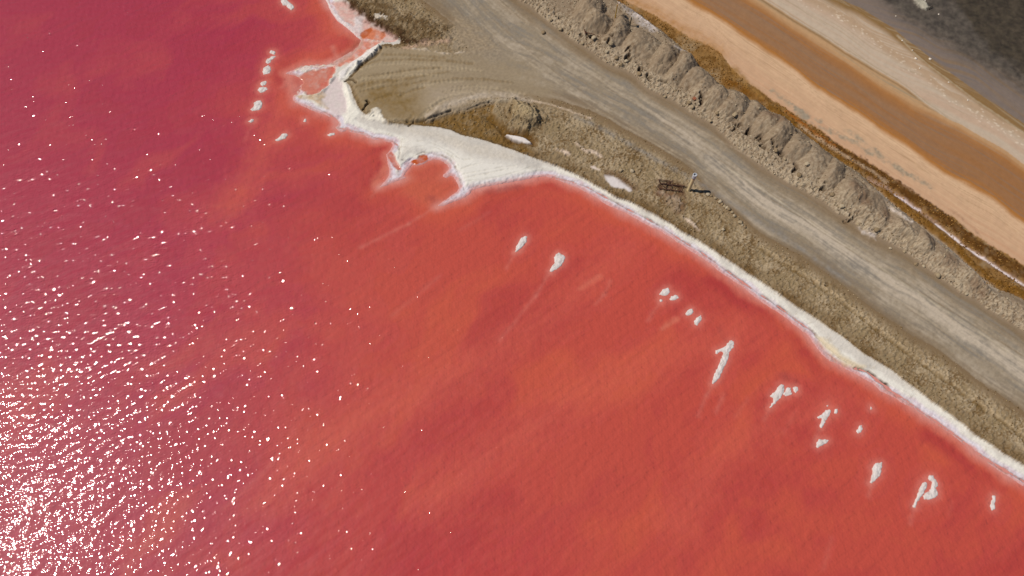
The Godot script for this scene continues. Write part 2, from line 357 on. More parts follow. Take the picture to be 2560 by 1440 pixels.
		25:
			return PackedVector2Array([Vector2(15.62, -7.42), Vector2(15.73, -7.53), Vector2(15.82, -7.68), Vector2(15.91, -7.69), Vector2(15.88, -7.55), Vector2(15.8, -7.4), Vector2(15.68, -7.36)])
		26:
			return PackedVector2Array([Vector2(15.76, -5.15), Vector2(15.88, -5.36), Vector2(15.97, -5.57), Vector2(15.98, -5.76), Vector2(16.11, -5.94), Vector2(16.3, -6.02), Vector2(16.47, -6.04), Vector2(16.45, -5.88), Vector2(16.35, -5.67), Vector2(16.2, -5.45), Vector2(16, -5.29), Vector2(15.83, -5.15)])
		27:
			return PackedVector2Array([Vector2(17.43, -4.15), Vector2(17.59, -4.39), Vector2(17.75, -4.62), Vector2(17.88, -4.9), Vector2(18.06, -5.14), Vector2(18.2, -5.21), Vector2(18.26, -5.15), Vector2(18.17, -4.93), Vector2(18.02, -4.73), Vector2(17.82, -4.56), Vector2(17.64, -4.32), Vector2(17.51, -4.14)])
		28:
			return PackedVector2Array([Vector2(18.36, -5.34), Vector2(18.47, -5.45), Vector2(18.6, -5.45), Vector2(18.67, -5.31), Vector2(18.72, -5.15), Vector2(18.7, -5.02), Vector2(18.58, -4.95), Vector2(18.62, -4.76), Vector2(18.59, -4.62), Vector2(18.42, -4.52), Vector2(18.2, -4.46), Vector2(18.01, -4.49), Vector2(17.99, -4.62), Vector2(18.14, -4.73), Vector2(18.34, -4.83), Vector2(18.47, -5.05), Vector2(18.51, -5.22), Vector2(18.42, -5.29)])
		29:
			return PackedVector2Array([Vector2(20.8, -4.17), Vector2(20.92, -4.39), Vector2(21.02, -4.59), Vector2(21.12, -4.61), Vector2(21.06, -4.41), Vector2(20.95, -4.22), Vector2(20.93, -4.07), Vector2(20.83, -4.02)])
		30:
			return PackedVector2Array([Vector2(16.44, -8.47), Vector2(16.52, -8.57), Vector2(16.55, -8.49), Vector2(16.49, -8.44)])
		31:
			return PackedVector2Array([Vector2(14.48, -8.62), Vector2(14.57, -8.68), Vector2(14.59, -8.62), Vector2(14.51, -8.59)])
	return PackedVector2Array()


func islet_labels() -> PackedStringArray:
	return PackedStringArray([
		"elongated salt islet cut by the top edge of the photo",
		"small oval salt islet at the upper end of the left-hand row of islets",
		"two-lobed salt islet second from the top in the left-hand row",
		"round salt islet, third from the top in the left-hand row",
		"small flat salt islet just above the wider oval one in the left-hand row",
		"wide oval salt islet fifth from the top in the left-hand row",
		"largest ragged salt islet near the lower end of the left-hand row",
		"tiny salt crumb below the largest islet of the left-hand row",
		"slanting spindle of salt alone in the water left of the white spit",
		"small salt flake floating just off the edge of the white spit",
		"tiny white salt dot in the water below the pink pond of the spit",
		"narrow leaf-shaped salt islet with a pale tail, first of the row along the curved shore",
		"club-shaped salt islet with a broad head, second of the row along the curved shore",
		"pear-shaped salt islet, the larger of a close pair in mid row",
		"faint half-sunk salt islet beside the pear-shaped one",
		"tiny salt speck below the pear-shaped islet",
		"small rounded salt islet, upper of two small ones above the long islet",
		"small diamond-shaped salt islet with a dark centre, just above the long islet",
		"longest salt islet, shaped like a figure one with a side arm at its head",
		"tailed salt islet, the longest of a touching group of three",
		"oval salt islet in the middle of a touching group of three",
		"round salt islet at the shore end of a touching group of three",
		"seven-shaped salt islet with a notch in its left side",
		"tiny salt grain right of the seven-shaped islet",
		"flat wedge of salt below the seven-shaped islet",
		"small peanut-shaped salt islet",
		"smooth teardrop salt islet left of the hook-shaped pair",
		"thin tailed salt islet, left half of the hook-shaped pair near the lower right",
		"hook-shaped salt islet, right half of the pair near the lower right",
		"narrow upright salt islet nearest the right edge of the photo",
		"tiny salt crumb close to the shore above the peanut-shaped islet",
		"faint salt speck above the seven-shaped islet",
])


func heap_tops() -> PackedVector2Array:
	return PackedVector2Array([Vector2(4.6, -32.17), Vector2(5.04, -31.23), Vector2(6.3, -30.47), Vector2(7.48, -29.63), Vector2(8.86, -28.51), Vector2(9.84, -27.9), Vector2(10.42, -27.1), Vector2(10.78, -26.28), Vector2(11.45, -25.68), Vector2(12.28, -25.26), Vector2(13.38, -24.72), Vector2(14.02, -24.08), Vector2(14.58, -23.29), Vector2(15.31, -22.41), Vector2(16.16, -21.6), Vector2(17, -20.8), Vector2(17.64, -19.54), Vector2(18.26, -18.59), Vector2(18.78, -17.93), Vector2(19.59, -17.13), Vector2(20.56, -16.52), Vector2(21.32, -15.46), Vector2(22.23, -14.34)])


func tails() -> PackedVector2Array:
	return PackedVector2Array([Vector2(0.18, -16.59), Vector2(-0.28, -15.69), Vector2(1.88, -15.46), Vector2(1.18, -14.15), Vector2(1.18, -14.15), Vector2(-0.58, -11.84), Vector2(9.39, -9.7), Vector2(8.99, -9.09), Vector2(8.99, -9.09), Vector2(8.51, -8.15), Vector2(11.89, -8.56), Vector2(11.51, -7.96), Vector2(7.26, -13.81), Vector2(6.6, -12.88), Vector2(14.04, -7.63), Vector2(13.6, -6.86), Vector2(17.49, -4.12), Vector2(17.12, -3.43), Vector2(15.81, -5.14), Vector2(15.59, -4.6), Vector2(-3.91, -19.29), Vector2(-5.37, -18.22), Vector2(-5.37, -18.22), Vector2(-7.73, -16.82), Vector2(-6.99, -20.47), Vector2(-7.37, -19.91), Vector2(4.39, -15.29), Vector2(3.37, -14.54), Vector2(4.88, -14.98), Vector2(4.58, -14.26), Vector2(4.5, -14.19), Vector2(4.12, -13.76), Vector2(7.96, -12.88), Vector2(7.24, -12.46), Vector2(9.83, -9.18), Vector2(9.36, -8.33), Vector2(13.66, -2.86), Vector2(13.1, -1.66), Vector2(1.02, -17.28), Vector2(0.2, -16.36), Vector2(-1.15, -18.93), Vector2(-2.68, -17.86), Vector2(-14.21, -24.83), Vector2(-14.67, -23.48), Vector2(19.16, -4.34), Vector2(18.87, -3.76), Vector2(10.87, -8.9), Vector2(10.25, -8.15), Vector2(13.03, -8.33), Vector2(12.33, -7.41), Vector2(-10.53, -6.15), Vector2(-12.5, -4.09), Vector2(-3.59, -15.24), Vector2(-5.84, -13.09)])


func pits() -> PackedVector2Array:
	return PackedVector2Array([Vector2(2.76, -32.01), Vector2(5.6, -29.86), Vector2(6.55, -28.96), Vector2(6.63, -28.67), Vector2(10.27, -25.64), Vector2(12.21, -23.91), Vector2(12.61, -23.64), Vector2(12.67, -23.46), Vector2(13.48, -22.73), Vector2(13.82, -22.57), Vector2(14.28, -22.08), Vector2(17.14, -18.21), Vector2(17.51, -18.52), Vector2(4.6, -30.4), Vector2(4.24, -30.52), Vector2(7.26, -28.02), Vector2(8.42, -26.93), Vector2(15, -21.32), Vector2(16.26, -20.08), Vector2(13.37, -23.17), Vector2(7.66, -27.27)])


func wheel_lines() -> Array:
	return [
		PackedVector2Array([Vector2(-8.77, -26.88), Vector2(-7.67, -27.16), Vector2(-6.32, -27.3), Vector2(-4.98, -27.59), Vector2(-3.63, -27.88)]),
		PackedVector2Array([Vector2(-8.99, -28.02), Vector2(-7.77, -28.46), Vector2(-6.4, -28.52), Vector2(-5.03, -28.46), Vector2(-3.42, -28.32), Vector2(-1.82, -28.02)]),
		PackedVector2Array([Vector2(-8.4, -26.51), Vector2(-7.19, -26.79), Vector2(-5.85, -27.02), Vector2(-4.74, -27.3)]),
		PackedVector2Array([Vector2(-8.26, -26.68), Vector2(-7.2, -26.96)]),
		PackedVector2Array([Vector2(-8.04, -27.59), Vector2(-6.81, -27.82), Vector2(-5.46, -28.11), Vector2(-4.1, -28.23)]),
		PackedVector2Array([Vector2(-4.79, -24.74), Vector2(-4.53, -25.2), Vector2(-4.11, -25.67), Vector2(-3.57, -26.03)]),
		PackedVector2Array([Vector2(-4.5, -24.63), Vector2(-4.3, -25.07), Vector2(-3.88, -25.56)]),
		PackedVector2Array([Vector2(-5.15, -24.52), Vector2(-4.89, -24.93), Vector2(-4.54, -25.39)]),
		PackedVector2Array([Vector2(-5.8, -24.39), Vector2(-5.5, -24.79)]),
		PackedVector2Array([Vector2(-7.02, -24.52), Vector2(-6.36, -24.58), Vector2(-5.92, -24.47)]),
		PackedVector2Array([Vector2(-8.7, -26.17), Vector2(-8.44, -25.75), Vector2(-8.23, -25.39)]),
		PackedVector2Array([Vector2(-3.54, -25.39), Vector2(-2.45, -25.89), Vector2(-1.34, -26.09)]),
		PackedVector2Array([Vector2(-4.19, -25.12), Vector2(-3.11, -25.62), Vector2(-1.78, -25.98), Vector2(-0.45, -26.03)]),
		PackedVector2Array([Vector2(-3.37, -26.73), Vector2(-2.02, -26.88), Vector2(-0.67, -26.68), Vector2(0.67, -26.31)]),
		PackedVector2Array([Vector2(-6.25, -26.17), Vector2(-5.6, -26.59), Vector2(-4.94, -26.79)]),
		PackedVector2Array([Vector2(-9.02, -27.16), Vector2(-7.91, -27.42), Vector2(-6.57, -27.59), Vector2(-5.21, -27.71), Vector2(-3.85, -27.59)]),
		PackedVector2Array([Vector2(-8.85, -28.29), Vector2(-7.56, -28.76), Vector2(-5.96, -28.82), Vector2(-4.13, -28.76), Vector2(-2.29, -28.52)]),
		PackedVector2Array([Vector2(-8.59, -27.42), Vector2(-7.26, -27.71), Vector2(-5.68, -27.94), Vector2(-4.33, -28.11), Vector2(-2.73, -28.11)]),
		PackedVector2Array([Vector2(-4.51, -27.16), Vector2(-3.16, -27.42), Vector2(-1.58, -27.36), Vector2(0, -27.13)]),
		PackedVector2Array([Vector2(-3.8, -26.45), Vector2(-2.69, -26.56), Vector2(-1.34, -26.45), Vector2(0.22, -26.12)]),
		PackedVector2Array([Vector2(-7.57, -26), Vector2(-6.81, -26.28), Vector2(-6.04, -26.4)]),
		PackedVector2Array([Vector2(-4.6, -25.39), Vector2(-4.01, -25.95), Vector2(-3.13, -26.28), Vector2(-2.01, -26.45)]),
		PackedVector2Array([Vector2(-7.37, -29.2), Vector2(-6.21, -29.17), Vector2(-5.06, -29.05), Vector2(-3.9, -28.93)]),
		PackedVector2Array([Vector2(-5.17, -26.9), Vector2(-4.06, -27.19), Vector2(-2.93, -27.25)]),
	]


# ---------------------------------------------------------------- the ground

func edge_z(pts: PackedVector2Array, x: float) -> float:
	var n := pts.size()
	var k := 0
	while k < n - 2 and pts[k + 1].x < x:
		k += 1
	var a := pts[k]
	var q := pts[k + 1]
	return a.y + (x - a.x) / maxf(q.x - a.x, 0.01) * (q.y - a.y)


func band_table() -> void:
	table.resize(bands.size() * NX)
	for k in bands.size():
		var raw := PackedFloat32Array()
		for i in NX:
			raw.append(edge_z(bands[k], X0 + i * C))
		for i in NX:
			var sum := 0.0
			for o in range(-6, 7):
				sum += raw[clampi(i + o, 0, NX - 1)]
			table[k * NX + i] = sum / 13.0


func lay_ground() -> void:
	var r := land.r
	var g := land.g
	var b := land.b
	var h := land.h
	var zn := land.zone
	h.fill(-0.5)
	var salt := seen(209, 203, 192)
	var salt_cream := seen(230, 226, 214)
	var salt_grey := seen(192, 186, 176)
	var salt_wet := seen(222, 214, 220)
	var salt_pink := seen(206, 140, 132)
	var salt_mud := seen(172, 158, 136)
	var salt_rose := seen(196, 168, 172)
	var bank := seen(142, 123, 94)
	var bank_pale := seen(174, 156, 128)
	var bank_dark := seen(108, 84, 52)
	var track := seen(148, 134, 113)
	var track_pale := seen(188, 174, 154)
	var track_grey := seen(134, 127, 116)
	var track_edge := seen(128, 107, 80)
	var spoil := seen(143, 125, 103)
	var spoil_pale := seen(176, 160, 135)
	var spoil_dark := seen(112, 90, 66)
	var ochre := seen(142, 108, 64)
	var ochre_dark := seen(104, 72, 32)
	var peach := seen(198, 161, 128)
	var peach_pale := seen(212, 178, 142)
	var peach_rose := seen(194, 150, 117)
	var rust := seen(166, 110, 52)
	var umber := seen(150, 113, 80)
	var umber_red := seen(152, 106, 64)
	var tan := seen(186, 148, 106)
	var olive := seen(160, 140, 110)
	var beige := seen(190, 172, 150)
	var beige_rose := seen(190, 164, 140)
	var speck := seen(178, 152, 124)
	var brown := seen(136, 106, 66)
	var grey := seen(128, 112, 98)
	var lilac := seen(120, 108, 100)
	var dusk := seen(84, 76, 66)
	var dusk_olive := seen(66, 57, 43)
	var nb := bands.size()
	var tb := table
	for j in NZ:
		var z := Z0 + j * C
		for i in NX:
			var at := j * NX + i
			var sd := shore[at]
			if sd < -0.5:
				continue
			var x := X0 + i * C
			var f := fine.get_noise_2d(x, z)
			var m := middle.get_noise_2d(x, z)
			sd += 0.025 * f + 0.09 * m + 0.02 * grit.get_noise_2d(x, z)
			var bd := dry[at] + 0.03 * f + 0.08 * m
			var k: Color
			var y: float
			var zone := 1
			if bd < -0.03:
				# salt
				var gr := grit.get_noise_2d(x, z)
				var lace := middle.get_noise_2d(x * 3.2, z * 3.2)
				var crust := 1.0 - smoothstep(0.24, 0.42, sd + 0.10 * m)
				k = salt.lerp(salt_cream, (smoothstep(0.30, 0.42, sd + 0.1 * m) - smoothstep(0.52, 0.68, sd + 0.22 * m + 0.06 * f)) * 0.9)
				k = k.lerp(salt_grey, clampf(-0.1 + 1.2 * m, 0.0, 0.7))
				k = k.lerp(salt_wet, crust)
				k = k.lerp(salt_rose, crust * clampf(0.10 + 1.6 * lace, 0.0, 0.9))
				k = k.lerp(salt_pink, (1.0 - smoothstep(0.02, 0.20, sd + 0.12 * lace)) * 0.8)
				k = k.lerp(salt_mud, (1.0 - smoothstep(0.02, 0.14, -bd)) * clampf(0.3 + 1.6 * gr, 0.0, 0.7))
				k = k.lerp(salt_mud, clampf(-0.50 + 1.3 * middle.get_noise_2d(x * 2.3 + 5.0, z * 2.3) + 0.8 * gr, 0.0, 0.45))
				k = k * (1.0 + 0.06 * f + 0.08 * gr)
				y = 0.02 + 0.025 * smoothstep(-0.05, 0.3, sd) + 0.05 * smoothstep(0.3, 0.42, sd) + 0.14 * smoothstep(0.3, 1.5, sd)
				y += (0.010 + 0.016 * crust) * f + (0.003 + 0.009 * crust) * gr + 0.008 * m
				if sd < 0.0:
					y = 0.02 + sd * 0.7
			else:
				var e0 := (tb[i] - z) * 0.84 + 0.10 * m + 0.05 * f
				if e0 < 0.4:
					# rough bank of dried mud
					zone = 2
					var l := lumps.get_noise_2d(x, z)
					var p := middle.get_noise_2d(x * 8.0 + 31.0, z * 8.0)
					var gr := grit.get_noise_2d(x, z)
					k = bank.lerp(bank_pale, clampf(0.15 + 0.8 * p + 1.1 * m + 0.9 * gr, 0.0, 1.0))
					k = k.lerp(bank_dark, clampf(-0.10 - 0.8 * p - 0.7 * gr + 1.5 * middle.get_noise_2d(x * 1.4 + 70.0, z * 1.4), 0.0, 0.85))
					k = k.lerp(bank_dark, (1.0 - smoothstep(0.1, 0.8, bd)) * clampf(0.55 + 1.2 * m, 0.0, 0.9))
					y = 0.25 + 0.15 * smoothstep(0.0, 2.0, bd)
					y += 0.060 * f + 0.026 * p + 0.030 * gr + 0.05 * (0.55 + l) * clampf(0.4 + 2.0 * m, 0.15, 1.0)
					var s := smoothstep(-0.4, 0.4, e0)
					if s > 0.0:
						k = k.lerp(track_edge, s)
						y = lerpf(y, 0.4, s)
				else:
					var e1 := (tb[NX + i] - z) * 0.84 + 0.16 * m + 0.07 * f
					if e1 < 0.2:
						zone = 3
						var span := maxf(tb[i] - tb[NX + i], 0.5)
						var v := (tb[i] - z) / span
						var across := v * 5.0
						var s1 := streak.get_noise_2d(x * 0.14 + 0.10 * m, across * 1.35 + 0.18 * m)
						var s2 := streak.get_noise_2d(x * 0.34 + 40.0, across * 4.6 + 0.25 * m)
						var wheel := exp(-pow((v - 0.56 - 0.04 * s1) / 0.14, 2.0)) * smoothstep(4.0, 15.0, x)
						var p3 := middle.get_noise_2d(x * 5.0, z * 5.0)
						k = track.lerp(track_pale, clampf(0.05 + 0.6 * s1 + 0.20 * s2 * clampf(0.5 + 2.0 * middle.get_noise_2d(x * 0.7 + 20.0, z * 0.7), 0.0, 1.4) + 1.05 * wheel + 0.35 * m + 0.3 * p3, 0.0, 1.0))
						k = k.lerp(track_grey, clampf(0.12 - 0.8 * s2 - 0.9 * s1 + 0.5 * middle.get_noise_2d(x + 33.0, z) - 0.4 * p3, 0.0, 0.85))
						k = k.lerp(track_edge, (1.0 - smoothstep(0.02, 0.34, v + 0.15 * s1)) * 0.75)
						k = k.lerp(track_edge, smoothstep(0.80, 1.0, v + 0.10 * s1) * 0.85)
						k = k * (1.0 + 0.10 * middle.get_noise_2d(x * 6.0, z * 6.0) + 0.09 * grit.get_noise_2d(x * 0.8, z * 1.2))
						y = 0.4 - 0.05 * exp(-pow((v - 0.55) / 0.3, 2.0)) + 0.008 * s2 + 0.006 * f
						var s := smoothstep(-0.2, 0.2, e1)
						if s > 0.0:
							k = k.lerp(spoil, s)
					else:
						var e2 := (tb[2 * NX + i] - z) * 0.84 + 0.10 * m + 0.05 * f
						if e2 < 0.06:
							zone = 4
							var l := lumps.get_noise_2d(x * 1.2, z * 1.2)
							var p := middle.get_noise_2d(x * 7.0 + 11.0, z * 7.0)
							var gr := grit.get_noise_2d(x, z)
							var low := 1.0 - smoothstep(0.7, 1.7, e1)
							k = spoil.lerp(spoil_pale, clampf(0.05 + 0.7 * p + 0.45 * low + 0.4 * m + 0.8 * gr * (0.4 + low), 0.0, 1.0))
							k = k.lerp(spoil_dark, clampf(-0.2 - 0.8 * p - 0.8 * gr * low + 0.7 * middle.get_noise_2d(x + 90.0, z), 0.0, 0.7))
							y = 0.42 + 0.22 * smoothstep(0.0, 1.0, e1)
							y += (0.015 + 0.065 * low) * f + (0.010 + 0.025 * low) * p + (0.006 + 0.026 * low) * gr + 0.075 * low * (0.5 + l)
							y = lerpf(y, 0.3, smoothstep(-0.5, 0.06, e2) * 0.7)
						else:
							var e3 := (tb[3 * NX + i] - z) * 0.84 + 0.14 * f + 0.10 * m
							var e4 := (tb[4 * NX + i] - z) * 0.84 + 0.14 * m
							if e3 < 0.05:
								zone = 5
								var p := middle.get_noise_2d(x * 3.0 + 5.0, z * 3.0)
								k = ochre.lerp(ochre_dark, clampf(0.25 - 1.3 * p, 0.0, 1.0)).lerp(olive, clampf(1.5 * m - 0.1, 0.0, 0.6))
								y = 0.26 + 0.03 * f + 0.02 * p
							elif e4 < 0.25:
								zone = 6
								var v := (tb[3 * NX + i] - z) / maxf(tb[3 * NX + i] - tb[4 * NX + i], 0.4)
								var s1 := streak.get_noise_2d(x * 0.10 + 7.0, v * 9.0)
								var s2 := streak.get_noise_2d(x * 0.22 + 17.0, v * 30.0)
								var p := middle.get_noise_2d(x * 2.0, z * 2.0)
								k = peach.lerp(peach_pale, clampf(-0.1 + 1.5 * v + 1.3 * s2 - 0.3, 0.0, 1.0))
								k = k.lerp(peach_rose, clampf(0.3 - 1.2 * v + 0.8 * s1, 0.0, 1.0))
								k = k.lerp(umber, clampf((1.2 * s2 + 0.4 * s1 - 0.10), 0.0, 0.5) * smoothstep(0.3, 0.7, v))
								k = k * (1.0 + 0.07 * p + 0.03 * f)
								k = k.lerp(ochre, 1.0 - smoothstep(0.0, 0.14, e3))
								y = 0.27 + 0.004 * f + 0.012 * p
								k = k.lerp(rust, smoothstep(-0.28, 0.22, e4) * 0.95)
							else:
								y = 0.27 + 0.004 * f + 0.008 * m
								var e5 := (tb[5 * NX + i] - z) * 0.84 + 0.10 * m
								var e6 := (tb[6 * NX + i] - z) * 0.84 + 0.10 * m
								var e7 := (tb[7 * NX + i] - z) * 0.84 + 0.20 * m
								var e8 := (tb[8 * NX + i] - z) * 0.84 + 0.08 * m
								var e9 := (tb[9 * NX + i] - z) * 0.84 + 0.08 * m
								var e10 := (tb[10 * NX + i] - z) * 0.84 + 0.35 * m
								var v := (tb[4 * NX + i] - z) / maxf(tb[4 * NX + i] - tb[5 * NX + i], 0.4)
								var s1 := streak.get_noise_2d(x * 0.07 + 3.0, v * 4.5)
								var s2 := streak.get_noise_2d(x * 0.16 + 9.0, v * 14.0)
								zone = 7
								if e5 < 0.4:
									k = umber.lerp(umber_red, clampf(0.35 + 0.9 * s1 + smoothstep(12.0, 30.0, x) * 0.5, 0.0, 1.0))
									k = k.lerp(rust, 1.0 - smoothstep(0.1, 0.75, e4 + 0.2 * s2))
									k = k.lerp(rust, smoothstep(-0.75, -0.15, e5 + 0.2 * s1) * 0.75)
									k = k.lerp(grey, clampf(0.9 * s2 + 0.25 * s1 - 0.08, 0.0, 0.5))
									k = k.lerp(tan, smoothstep(-0.3, 0.4, e5 + 0.1 * s2))
								elif e6 < 0.3:
									k = tan.lerp(olive, clampf(0.2 + 1.2 * s2, 0.0, 1.0))
									k = k.lerp(brown, clampf(1.0 - absf(e6 - 0.0) / 0.16, 0.0, 1.0) * clampf(0.6 + s1, 0.0, 0.8))
									k = k.lerp(beige, smoothstep(0.05, 0.3, e6))
								elif e7 < 0.4:
									zone = 8
									k = beige.lerp(beige_rose, clampf(0.4 + 1.4 * s1, 0.0, 1.0))
									k = k.lerp(olive, clampf(1.3 * s2 - 0.3, 0.0, 0.4))
									k = k.lerp(olive, (1.0 - smoothstep(0.3, 0.5, e6)) * 0.4)
									k = k.lerp(speck, smoothstep(-0.5, 0.2, e7))
								elif e8 < 0.12:
									zone = 8
									k = speck.lerp(beige, clampf(0.35 + 1.5 * s2, 0.0, 1.0))
									k = k.lerp(brown, smoothstep(-0.6, 0.1, e8 + 0.12 * s2))
								elif e9 < 0.1:
									zone = 9
									k = brown.lerp(olive, clampf(0.1 + 1.2 * s2, 0.0, 0.8))
								else:
									zone = 9
									k = grey.lerp(lilac, clampf(0.4 + 1.4 * s2, 0.0, 1.0))
									k = k.lerp(brown, clampf(1.2 * s1 - 0.1, 0.0, 0.4))
									k = k.lerp(dusk, smoothstep(-0.5, 1.9, e10))
									if e10 > -0.5:
										var e11 := (tb[11 * NX + i] - z) * 0.84
										k = k.lerp(dusk_olive, smoothstep(-0.8, 0.9, e11 + 1.2 * m) * 0.9)
										k = k * (1.0 + smoothstep(0.0, 1.5, e10) * (0.60 * middle.get_noise_2d(x * 2.6, z * 2.6) + 0.25 * f))
								k = k * (1.0 + 0.06 * middle.get_noise_2d(x * 3.0, z * 3.0) + 0.05 * f)
			r[at] = k.r
			g[at] = k.g
			b[at] = k.b
			h[at] = y
			zn[at] = zone


func paint_spit() -> void:
	# the crust and ponds west of the spit
	var lilac := seen(216, 200, 196)
	brush(land, PackedVector2Array([Vector2(-10.94, -33.5), Vector2(-10.42, -33.63), Vector2(-9.92, -33.5), Vector2(-9.26, -32.85), Vector2(-8.61, -32.21), Vector2(-7.85, -31.65), Vector2(-7.09, -31.08), Vector2(-6.64, -30.65), Vector2(-6.81, -30.34), Vector2(-7.51, -30.28), Vector2(-7.88, -30.59), Vector2(-8.47, -30.59), Vector2(-8.83, -30.71), Vector2(-9.22, -31.08), Vector2(-9.7, -31.65), Vector2(-10.15, -32.15), Vector2(-10.58, -32.79)]), true, 0.0, 0.12, seen(214, 170, 158), 0.85, 0.10, 0.0, 0.05, -1, 0.5)
	brush(land, PackedVector2Array([Vector2(-11.39, -34.09), Vector2(-11.17, -33.57), Vector2(-10.92, -33.11), Vector2(-10.61, -32.6), Vector2(-10.27, -32.15), Vector2(-9.96, -31.83), Vector2(-9.81, -31.77)]), false, 0.10, 0.06, seen(226, 216, 212), 0.9, 0.06, 0.03, 0.0, -1, 0.3)
	brush(land, PackedVector2Array([Vector2(-9.79, -31.65), Vector2(-9.39, -31.33), Vector2(-9.07, -31.02), Vector2(-8.88, -30.74), Vector2(-9.16, -31.52), Vector2(-9.15, -31.83), Vector2(-9.25, -32.15), Vector2(-8.97, -32.31)]), false, 0.22, 0.14, seen(218, 206, 202), 0.85, 0.12, 0.03, 0.0, -1, 0.5)
	brush(land, PackedVector2Array([Vector2(-8.83, -30.71), Vector2(-8.35, -30.59), Vector2(-7.87, -30.47), Vector2(-7.63, -30.34), Vector2(-8.07, -30.04), Vector2(-8.4, -29.8), Vector2(-8.72, -29.43), Vector2(-9.04, -29.08), Vector2(-9.43, -28.78), Vector2(-9.91, -28.54), Vector2(-10.25, -28.66), Vector2(-9.74, -29.14), Vector2(-9.21, -29.74), Vector2(-8.91, -30.22)]), true, 0.0, 0.14, seen(206, 134, 114), 0.9, 0.10, 0.0, 0.03, -1, 0.5)
	brush(land, PackedVector2Array([Vector2(-8.8, -30.65), Vector2(-8.91, -30.22), Vector2(-9.16, -29.86), Vector2(-9.45, -29.49), Vector2(-9.83, -29.14), Vector2(-10.29, -28.87), Vector2(-10.81, -28.72), Vector2(-11.19, -28.69), Vector2(-11.55, -28.75), Vector2(-12, -28.69), Vector2(-12.33, -28.51)]), false, 0.16, 0.14, seen(196, 152, 136), 0.85, 0.12, -0.02, 0.0, -1, 0.4)
	brush(land, PackedVector2Array([Vector2(-12.32, -27.9), Vector2(-12.07, -27.72), Vector2(-11.81, -27.49), Vector2(-11.87, -27.2), Vector2(-12.07, -26.97), Vector2(-12.17, -26.69)]), false, 0.16, 0.12, seen(204, 168, 156), 0.85, 0.10, -0.02, 0.0, -1, 0.5)
	brush(land, PackedVector2Array([Vector2(-10.07, -27.56), Vector2(-9.78, -27.33), Vector2(-9.56, -26.99), Vector2(-9.37, -26.42), Vector2(-9.22, -25.8), Vector2(-9.31, -25.3), Vector2(-9.67, -25.17), Vector2(-10.15, -25.44), Vector2(-10.58, -25.91), Vector2(-10.81, -26.42), Vector2(-10.51, -26.76), Vector2(-10.27, -27.22)]), true, 0.10, 0.12, lilac, 0.85, 0.10, 0.0, 0.10, -1, 0.3)
	brush(land, PackedVector2Array([Vector2(-8.96, -30.93), Vector2(-8.89, -31.18), Vector2(-8.72, -31.37), Vector2(-8.49, -31.49), Vector2(-8.26, -31.55), Vector2(-8.01, -31.37), Vector2(-7.52, -31.18), Vector2(-7.43, -30.87), Vector2(-7.76, -30.56), Vector2(-8.11, -30.62), Vector2(-8.52, -30.65), Vector2(-8.75, -30.68)]), true, 0.0, 0.08, seen(212, 128, 92), 0.85, 0.08, 0.0, 0.06, 12, 0.5)
	brush(land, PackedVector2Array([Vector2(-8.96, -30.91), Vector2(-8.89, -31.16), Vector2(-8.71, -31.32), Vector2(-8.49, -31.47), Vector2(-8.35, -31.53), Vector2(-8.22, -31.35), Vector2(-8.41, -31.1), Vector2(-8.53, -30.85), Vector2(-8.75, -30.7)]), true, 0.0, 0.05, seen(190, 98, 52), 0.9, 0.06, -0.02, 0.0, 12, 0.3)
	brush(land, PackedVector2Array([Vector2(-12.22, -27.74), Vector2(-11.97, -28.14), Vector2(-11.59, -28.26), Vector2(-11.04, -28.44), Vector2(-10.7, -28.53), Vector2(-10.32, -28.61), Vector2(-10.07, -28.44), Vector2(-10.13, -28.09), Vector2(-10.27, -27.68), Vector2(-10.41, -27.27), Vector2(-10.6, -26.93), Vector2(-10.84, -26.65), Vector2(-11.16, -26.53), Vector2(-11.54, -26.48), Vector2(-11.82, -26.76), Vector2(-11.98, -27.1), Vector2(-11.93, -27.45)]), true, 0.0, 0.09, seen(204, 124, 104), 0.95, 0.12, 0.0, 0.035, 10, 0.25)
	brush(land, PackedVector2Array([Vector2(-12.41, -28.3), Vector2(-12.16, -28.47), Vector2(-11.87, -28.59), Vector2(-11.53, -28.65), Vector2(-11.14, -28.59), Vector2(-10.94, -28.68), Vector2(-10.62, -28.71), Vector2(-10.19, -28.62)]), false, 0.05, 0.04, seen(226, 206, 190), 0.9, 0.05, 0.03, 0.0, 1, 0.4)
	brush(land, PackedVector2Array([Vector2(-12.29, -28.41), Vector2(-12.08, -28.59), Vector2(-11.81, -28.68), Vector2(-11.63, -28.65), Vector2(-11.56, -28.47), Vector2(-11.65, -28.3), Vector2(-11.85, -28.21), Vector2(-12.06, -28.21), Vector2(-12.22, -28.27)]), true, 0.0, 0.05, seen(222, 206, 196), 0.95, 0.10, 0.03, 0.0, 1, 0.3)
	brush(land, PackedVector2Array([Vector2(-10.23, -28.53), Vector2(-10.33, -28.18), Vector2(-10.48, -27.83), Vector2(-10.56, -27.54), Vector2(-10.64, -27.25), Vector2(-10.79, -27.31), Vector2(-10.88, -26.96), Vector2(-10.72, -26.68)]), false, 0.08, 0.08, seen(206, 110, 92), 0.8, 0.12, -0.01, 0.0, -1, 0.3)
	brush(land, PackedVector2Array([Vector2(-12.18, -26.49), Vector2(-11.83, -26.44), Vector2(-11.39, -26.49), Vector2(-10.95, -26.58), Vector2(-10.58, -26.72), Vector2(-10.49, -26.55), Vector2(-10.65, -26.15), Vector2(-10.48, -25.82), Vector2(-10.23, -25.54), Vector2(-10.51, -25.65), Vector2(-10.87, -25.87), Vector2(-11.24, -26.15), Vector2(-11.58, -26.21), Vector2(-11.97, -26.27)]), true, 0.0, 0.10, seen(196, 172, 142), 0.85, 0.08, 0.02, 0.0, 1, 0.6)
